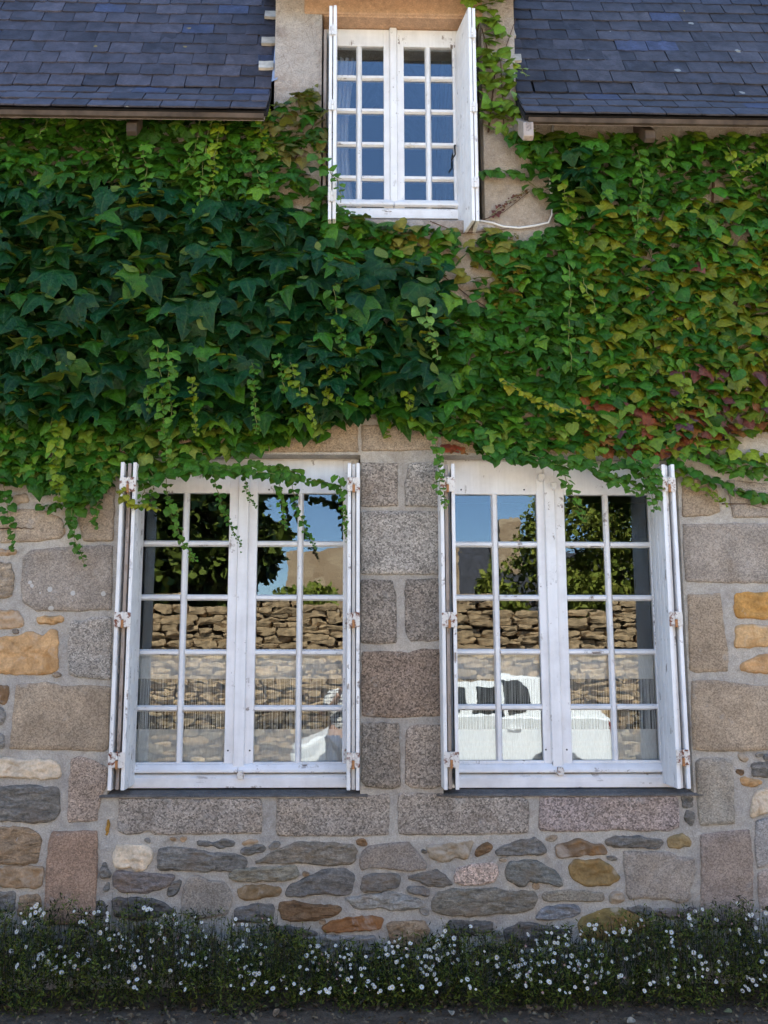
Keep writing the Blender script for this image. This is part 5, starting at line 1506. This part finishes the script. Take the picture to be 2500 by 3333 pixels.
mb = MB(); mb.box(.27, .58, -18.57, -18.55, 2.97, 3.93); mb.box(.62, .93, -18.57, -18.55, 2.97, 3.93); mb.build('pane', M['dark'], w_)

# parked white car
M['carpaint'] = m_plain('white_car_paint', (.80, .80, .80), .25, .5)
M['carglass'] = m_plain('tinted_glass', (.012, .015, .017), .06, .6)
M['tyre'] = m_plain('rubber', (.02, .02, .02), .8, .2); M['rim'] = m_plain('alloy', (.5, .5, .52), .3, .5, .8); M['lampr'] = m_plain('red_lens', (.20, .02, .018), .15, .5); M['lampw'] = m_plain('clear_lens', (.6, .62, .65), .1, .5)
car = empty('parked_car', (1.33, -7.2, 0), 'white hatchback parked against the far wall, mirrored in the panes', 'car')
CX0, CX1, CYC, CW = -.70, 3.36, -7.25, .84
low = [(CX0 + .02, .30), (CX0, .55), (CX0 + .06, .72), (CX0 + .45, .90), (CX0 + .95, .99), (CX0 + 1.05, 1.02), (CX1 - .62, 1.06), (CX1 - .10, 1.02), (CX1, .85), (CX1 + .02, .5), (CX1 - .04, .30)]
def arch(cx, r, n=9): return [(cx + r * math.cos(math.pi * i / n), .30 + r * .98 * math.sin(math.pi * i / n)) for i in range(n + 1)]
fw_, rw_ = CX0 + .80, 2.62
prof_body = low + arch(rw_, .37) + arch(fw_, .37)
mb = MB(); n = len(prof_body)
secs = [(-CW, .93, .0), (-CW * .93, 1.0, .0), (0, 1.015, .0), (CW * .93, 1.0, .0), (CW, .93, .0)]
V = []; xmid = (CX0 + CX1) / 2
for (yy, sc, _z) in secs:
    for (x, z) in prof_body: V.append((xmid + (x - xmid) * (.975 + .025 * (sc - .93) / .085), CYC + yy, .62 + (z - .62) * (sc if z > .62 else 1)))
F = [(s * n + i, s * n + (i + 1) % n, (s + 1) * n + (i + 1) % n, (s + 1) * n + i) for s in range(len(secs) - 1) for i in range(n)] + [tuple(range(n)), tuple(range(5 * n - 1, 4 * n - 1, -1))]
mb.add(V, F); mb.build('body', M['carpaint'], car, bevel=.0)
cab = [(CX0 + 1.0, 1.0), (CX0 + 1.75, 1.50), (CX0 + 2.1, 1.575), (CX0 + 2.9, 1.59), (CX1 - .72, 1.53), (CX1 - .5, 1.38), (CX1 - .12, 1.02)]
mb = MB(); n = len(cab); V = []
for (yy, top) in ((-CW * .96, 0), (-CW * .72, 1), (CW * .72, 1), (CW * .96, 0)):
    for (x, z) in cab: V.append((x, CYC + yy, z if top else min(z, 1.04) if z < 1.1 else z))
V = []
for yb_, yt in ((-CW * .95, -CW * .74), (CW * .95, CW * .74)):
    for (x, z) in cab: f = (z - 1.0) / .59; V.append((x, CYC + yb_ + (yt - yb_) * f, z))
F = [(i, i + 1, n + i + 1, n + i) for i in range(n - 1)] + [tuple(range(n - 1, -1, -1)), tuple(range(n, 2 * n))]
mb.add(V, F); mb.build('cabin', M['carpaint'], car)
def side_win(pts):
    for sg in (1, -1):
        mb = MB(); q = []
        for (x, z) in pts:
            f = (z - 1.0) / .59; q.append((x, CYC + sg * (CW * .95 + (CW * .74 - CW * .95) * f + .006), z))
        mb.add(q, [tuple(range(len(q)))]); mb.build('window', M['carglass'], car)
X_ = CX0
side_win([(X_ + 1.30, 1.07), (X_ + 1.84, 1.47), (X_ + 2.22, 1.505), (X_ + 2.24, 1.05)])
side_win([(X_ + 2.38, 1.05), (X_ + 2.36, 1.51), (X_ + 2.70, 1.515), (X_ + 2.72, 1.05)])
side_win([(X_ + 2.78, 1.06), (X_ + 2.76, 1.51), (X_ + 2.95, 1.50), (X_ + 3.08, 1.40), (X_ + 3.10, 1.22), (X_ + 2.98, 1.10)])
for cx in (fw_, rw_):
    for sg in (1, -1):
        mb = MB(); prof_t = []
        mb.tube([(cx, CYC + sg * (CW - .2), .31), (cx, CYC + sg * (CW - .01), .31)], .31, 24)
        w_ = mb.build('wheel', M['tyre'], car)
        mb = MB(); mb.tube([(cx, CYC + sg * (CW - .06), .31), (cx, CYC + sg * (CW + .0), .31)], .2, 16); mb.build('rim', M['rim'], w_)
for sg in (1, -1):
    for dx in (1.95, 2.75):
        mb = MB(); mb.box(X_ + dx, X_ + dx + .17, CYC + sg * CW - .02, CYC + sg * CW + .03, .9, .93); mb.build('door_handle', M['carpaint'], car, bevel=.006)
    mb = MB(); mb.prism([(X_ + .03, .66), (X_ + .42, .80), (X_ + .38, .68), (X_ + .08, .58)], 1, CYC + sg * CW - .05, CYC + sg * CW + .004); mb.build('headlight', M['lampw'], car)
    mb = MB(); mb.prism([(CX1 - .07, .80), (CX1 - .09, .98), (CX1 - .16, .98), (CX1 - .13, .82)], 1, CYC + sg * CW - .05, CYC + sg * CW + .004); mb.build('tail_light', M['lampr'], car)
    mb = MB(); mb.box(X_ + 1.36, X_ + 1.5, CYC + sg * (CW - .02), CYC + sg * (CW + .16), 1.02, 1.16); mb.build('wing_mirror', M['carpaint'], car, bevel=.02)

# the photographer, standing behind the camera
per = empty('person', (0, -5.78, 0), 'person in a striped top holding up a phone in the street', 'person')
def skin_body(name, joints, edges, mat, parent, sub=2):
    me = bpy.data.meshes.new(name); me.from_pydata([j[0] for j in joints], edges, [])
    o = link(name, me, parent)
    md = o.modifiers.new('skin', 'SKIN'); md.use_smooth_shade = True
    for i, j in enumerate(joints):
        me.skin_vertices[0].data[i].radius = (j[1], j[2] if len(j) > 2 else j[1])
    me.skin_vertices[0].data[0].use_root = True
    sb = o.modifiers.new('sub', 'SUBSURF'); sb.levels = sub; sb.render_levels = sub
    me.materials.append(mat)
    return o
t = NT('skin_tone'); M['skin'] = t.fin((.46, .27, .19), .55, .3)
py = -5.80
J = [((0, py, .98), .15, .11), ((0, py, 1.15), .14, .10), ((0, py, 1.33), .17, .11), ((0, py, 1.46), .10, .08), ((0, py + .01, 1.53), .055), ((0, py + .02, 1.60), .07, .08), ((0, py + .02, 1.72), .075, .09),
     ((-.19, py, 1.42), .06), ((-.25, py + .10, 1.18), .045), ((-.08, py + .30, 1.44), .032), ((.19, py, 1.42), .06), ((.25, py + .10, 1.18), .045), ((.08, py + .30, 1.44), .032),
     ((-.10, py, .90), .10), ((-.11, py + .01, .50), .07), ((-.11, py, .09), .045), ((-.12, py + .15, .04), .035), ((.10, py, .90), .10), ((.11, py + .01, .50), .07), ((.11, py, .09), .045), ((.12, py + .15, .04), .035)]
E = [(0, 1), (1, 2), (2, 3), (3, 4), (4, 5), (5, 6), (3, 7), (7, 8), (8, 9), (3, 10), (10, 11), (11, 12), (0, 13), (13, 14), (14, 15), (15, 16), (0, 17), (17, 18), (18, 19), (19, 20)]
body = skin_body('body', J, E, M['skin'], per)
t = NT('striped_cotton'); sx = t.node('ShaderNodeSeparateXYZ'); t.l.new(t.pos(), sx.inputs[0])
M['stripe'] = t.fin(t.mix(t.math('GREATER_THAN', t.math('SINE', t.math('MULTIPLY', sx.outputs[2], 150.0)), .55), (.75, .72, .68), (.05, .05, .07)), .8, .2)
J2 = [((0, py, .93), .165, .125), ((0, py, 1.15), .155, .115), ((0, py, 1.33), .185, .125), ((0, py, 1.445), .125, .095), ((-.19, py, 1.42), .075), ((-.235, py + .06, 1.26), .065), ((.19, py, 1.42), .075), ((.235, py + .06, 1.26), .065)]
skin_body('striped_top', J2, [(0, 1), (1, 2), (2, 3), (3, 4), (4, 5), (3, 6), (6, 7)], M['stripe'], per)
M['jean'] = m_plain('denim', (.05, .07, .12), .85, .2)
skin_body('trousers', [((0, py, .95), .155, .12), ((-.10, py, .86), .11), ((-.11, py + .01, .50), .085), ((-.11, py, .14), .065), ((.10, py, .86), .11), ((.11, py + .01, .50), .085), ((.11, py, .14), .065)], [(0, 1), (1, 2), (2, 3), (0, 4), (4, 5), (5, 6)], M['jean'], per)
M['hair'] = m_plain('brown_hair', (.07, .04, .025), .6, .3)
skin_body('hair', [((0, py - .01, 1.79), .075, .085), ((0, py - .045, 1.74), .085, .075), ((0, py - .06, 1.65), .075, .055), ((0, py - .05, 1.55), .06, .04)], [(0, 1), (1, 2), (2, 3)], M['hair'], per)
for sg in (-1, 1):
    hx, hy, hz = sg * .075, py + .32, 1.47
    skin_body('hand', [((hx, hy - .02, hz - .03), .026, .018), ((hx, hy, hz + .02), .032, .016)] + [((hx - sg * .01 * k, hy + .025, hz + .05 - .018 * k), .009) for k in range(4)] + [((hx - sg * (.045 + .004 * k), hy + .045, hz + .055 - .018 * k), .0075) for k in range(4)] + [((hx - sg * .03, hy - .01, hz + .005), .011), ((hx - sg * .055, hy, hz + .02), .009)],
              [(0, 1)] + [(1, 2 + k) for k in range(4)] + [(2 + k, 6 + k) for k in range(4)] + [(1, 10), (10, 11)], M['skin'], per, 1)
mb = MB(); mb.box(-.075, .075, py + .335, py + .344, 1.475, 1.55); ph_ = mb.build('phone', M['dark'], None, bevel=.003)
tag(ph_, 'dark phone held up by the person in the striped top', 'phone')
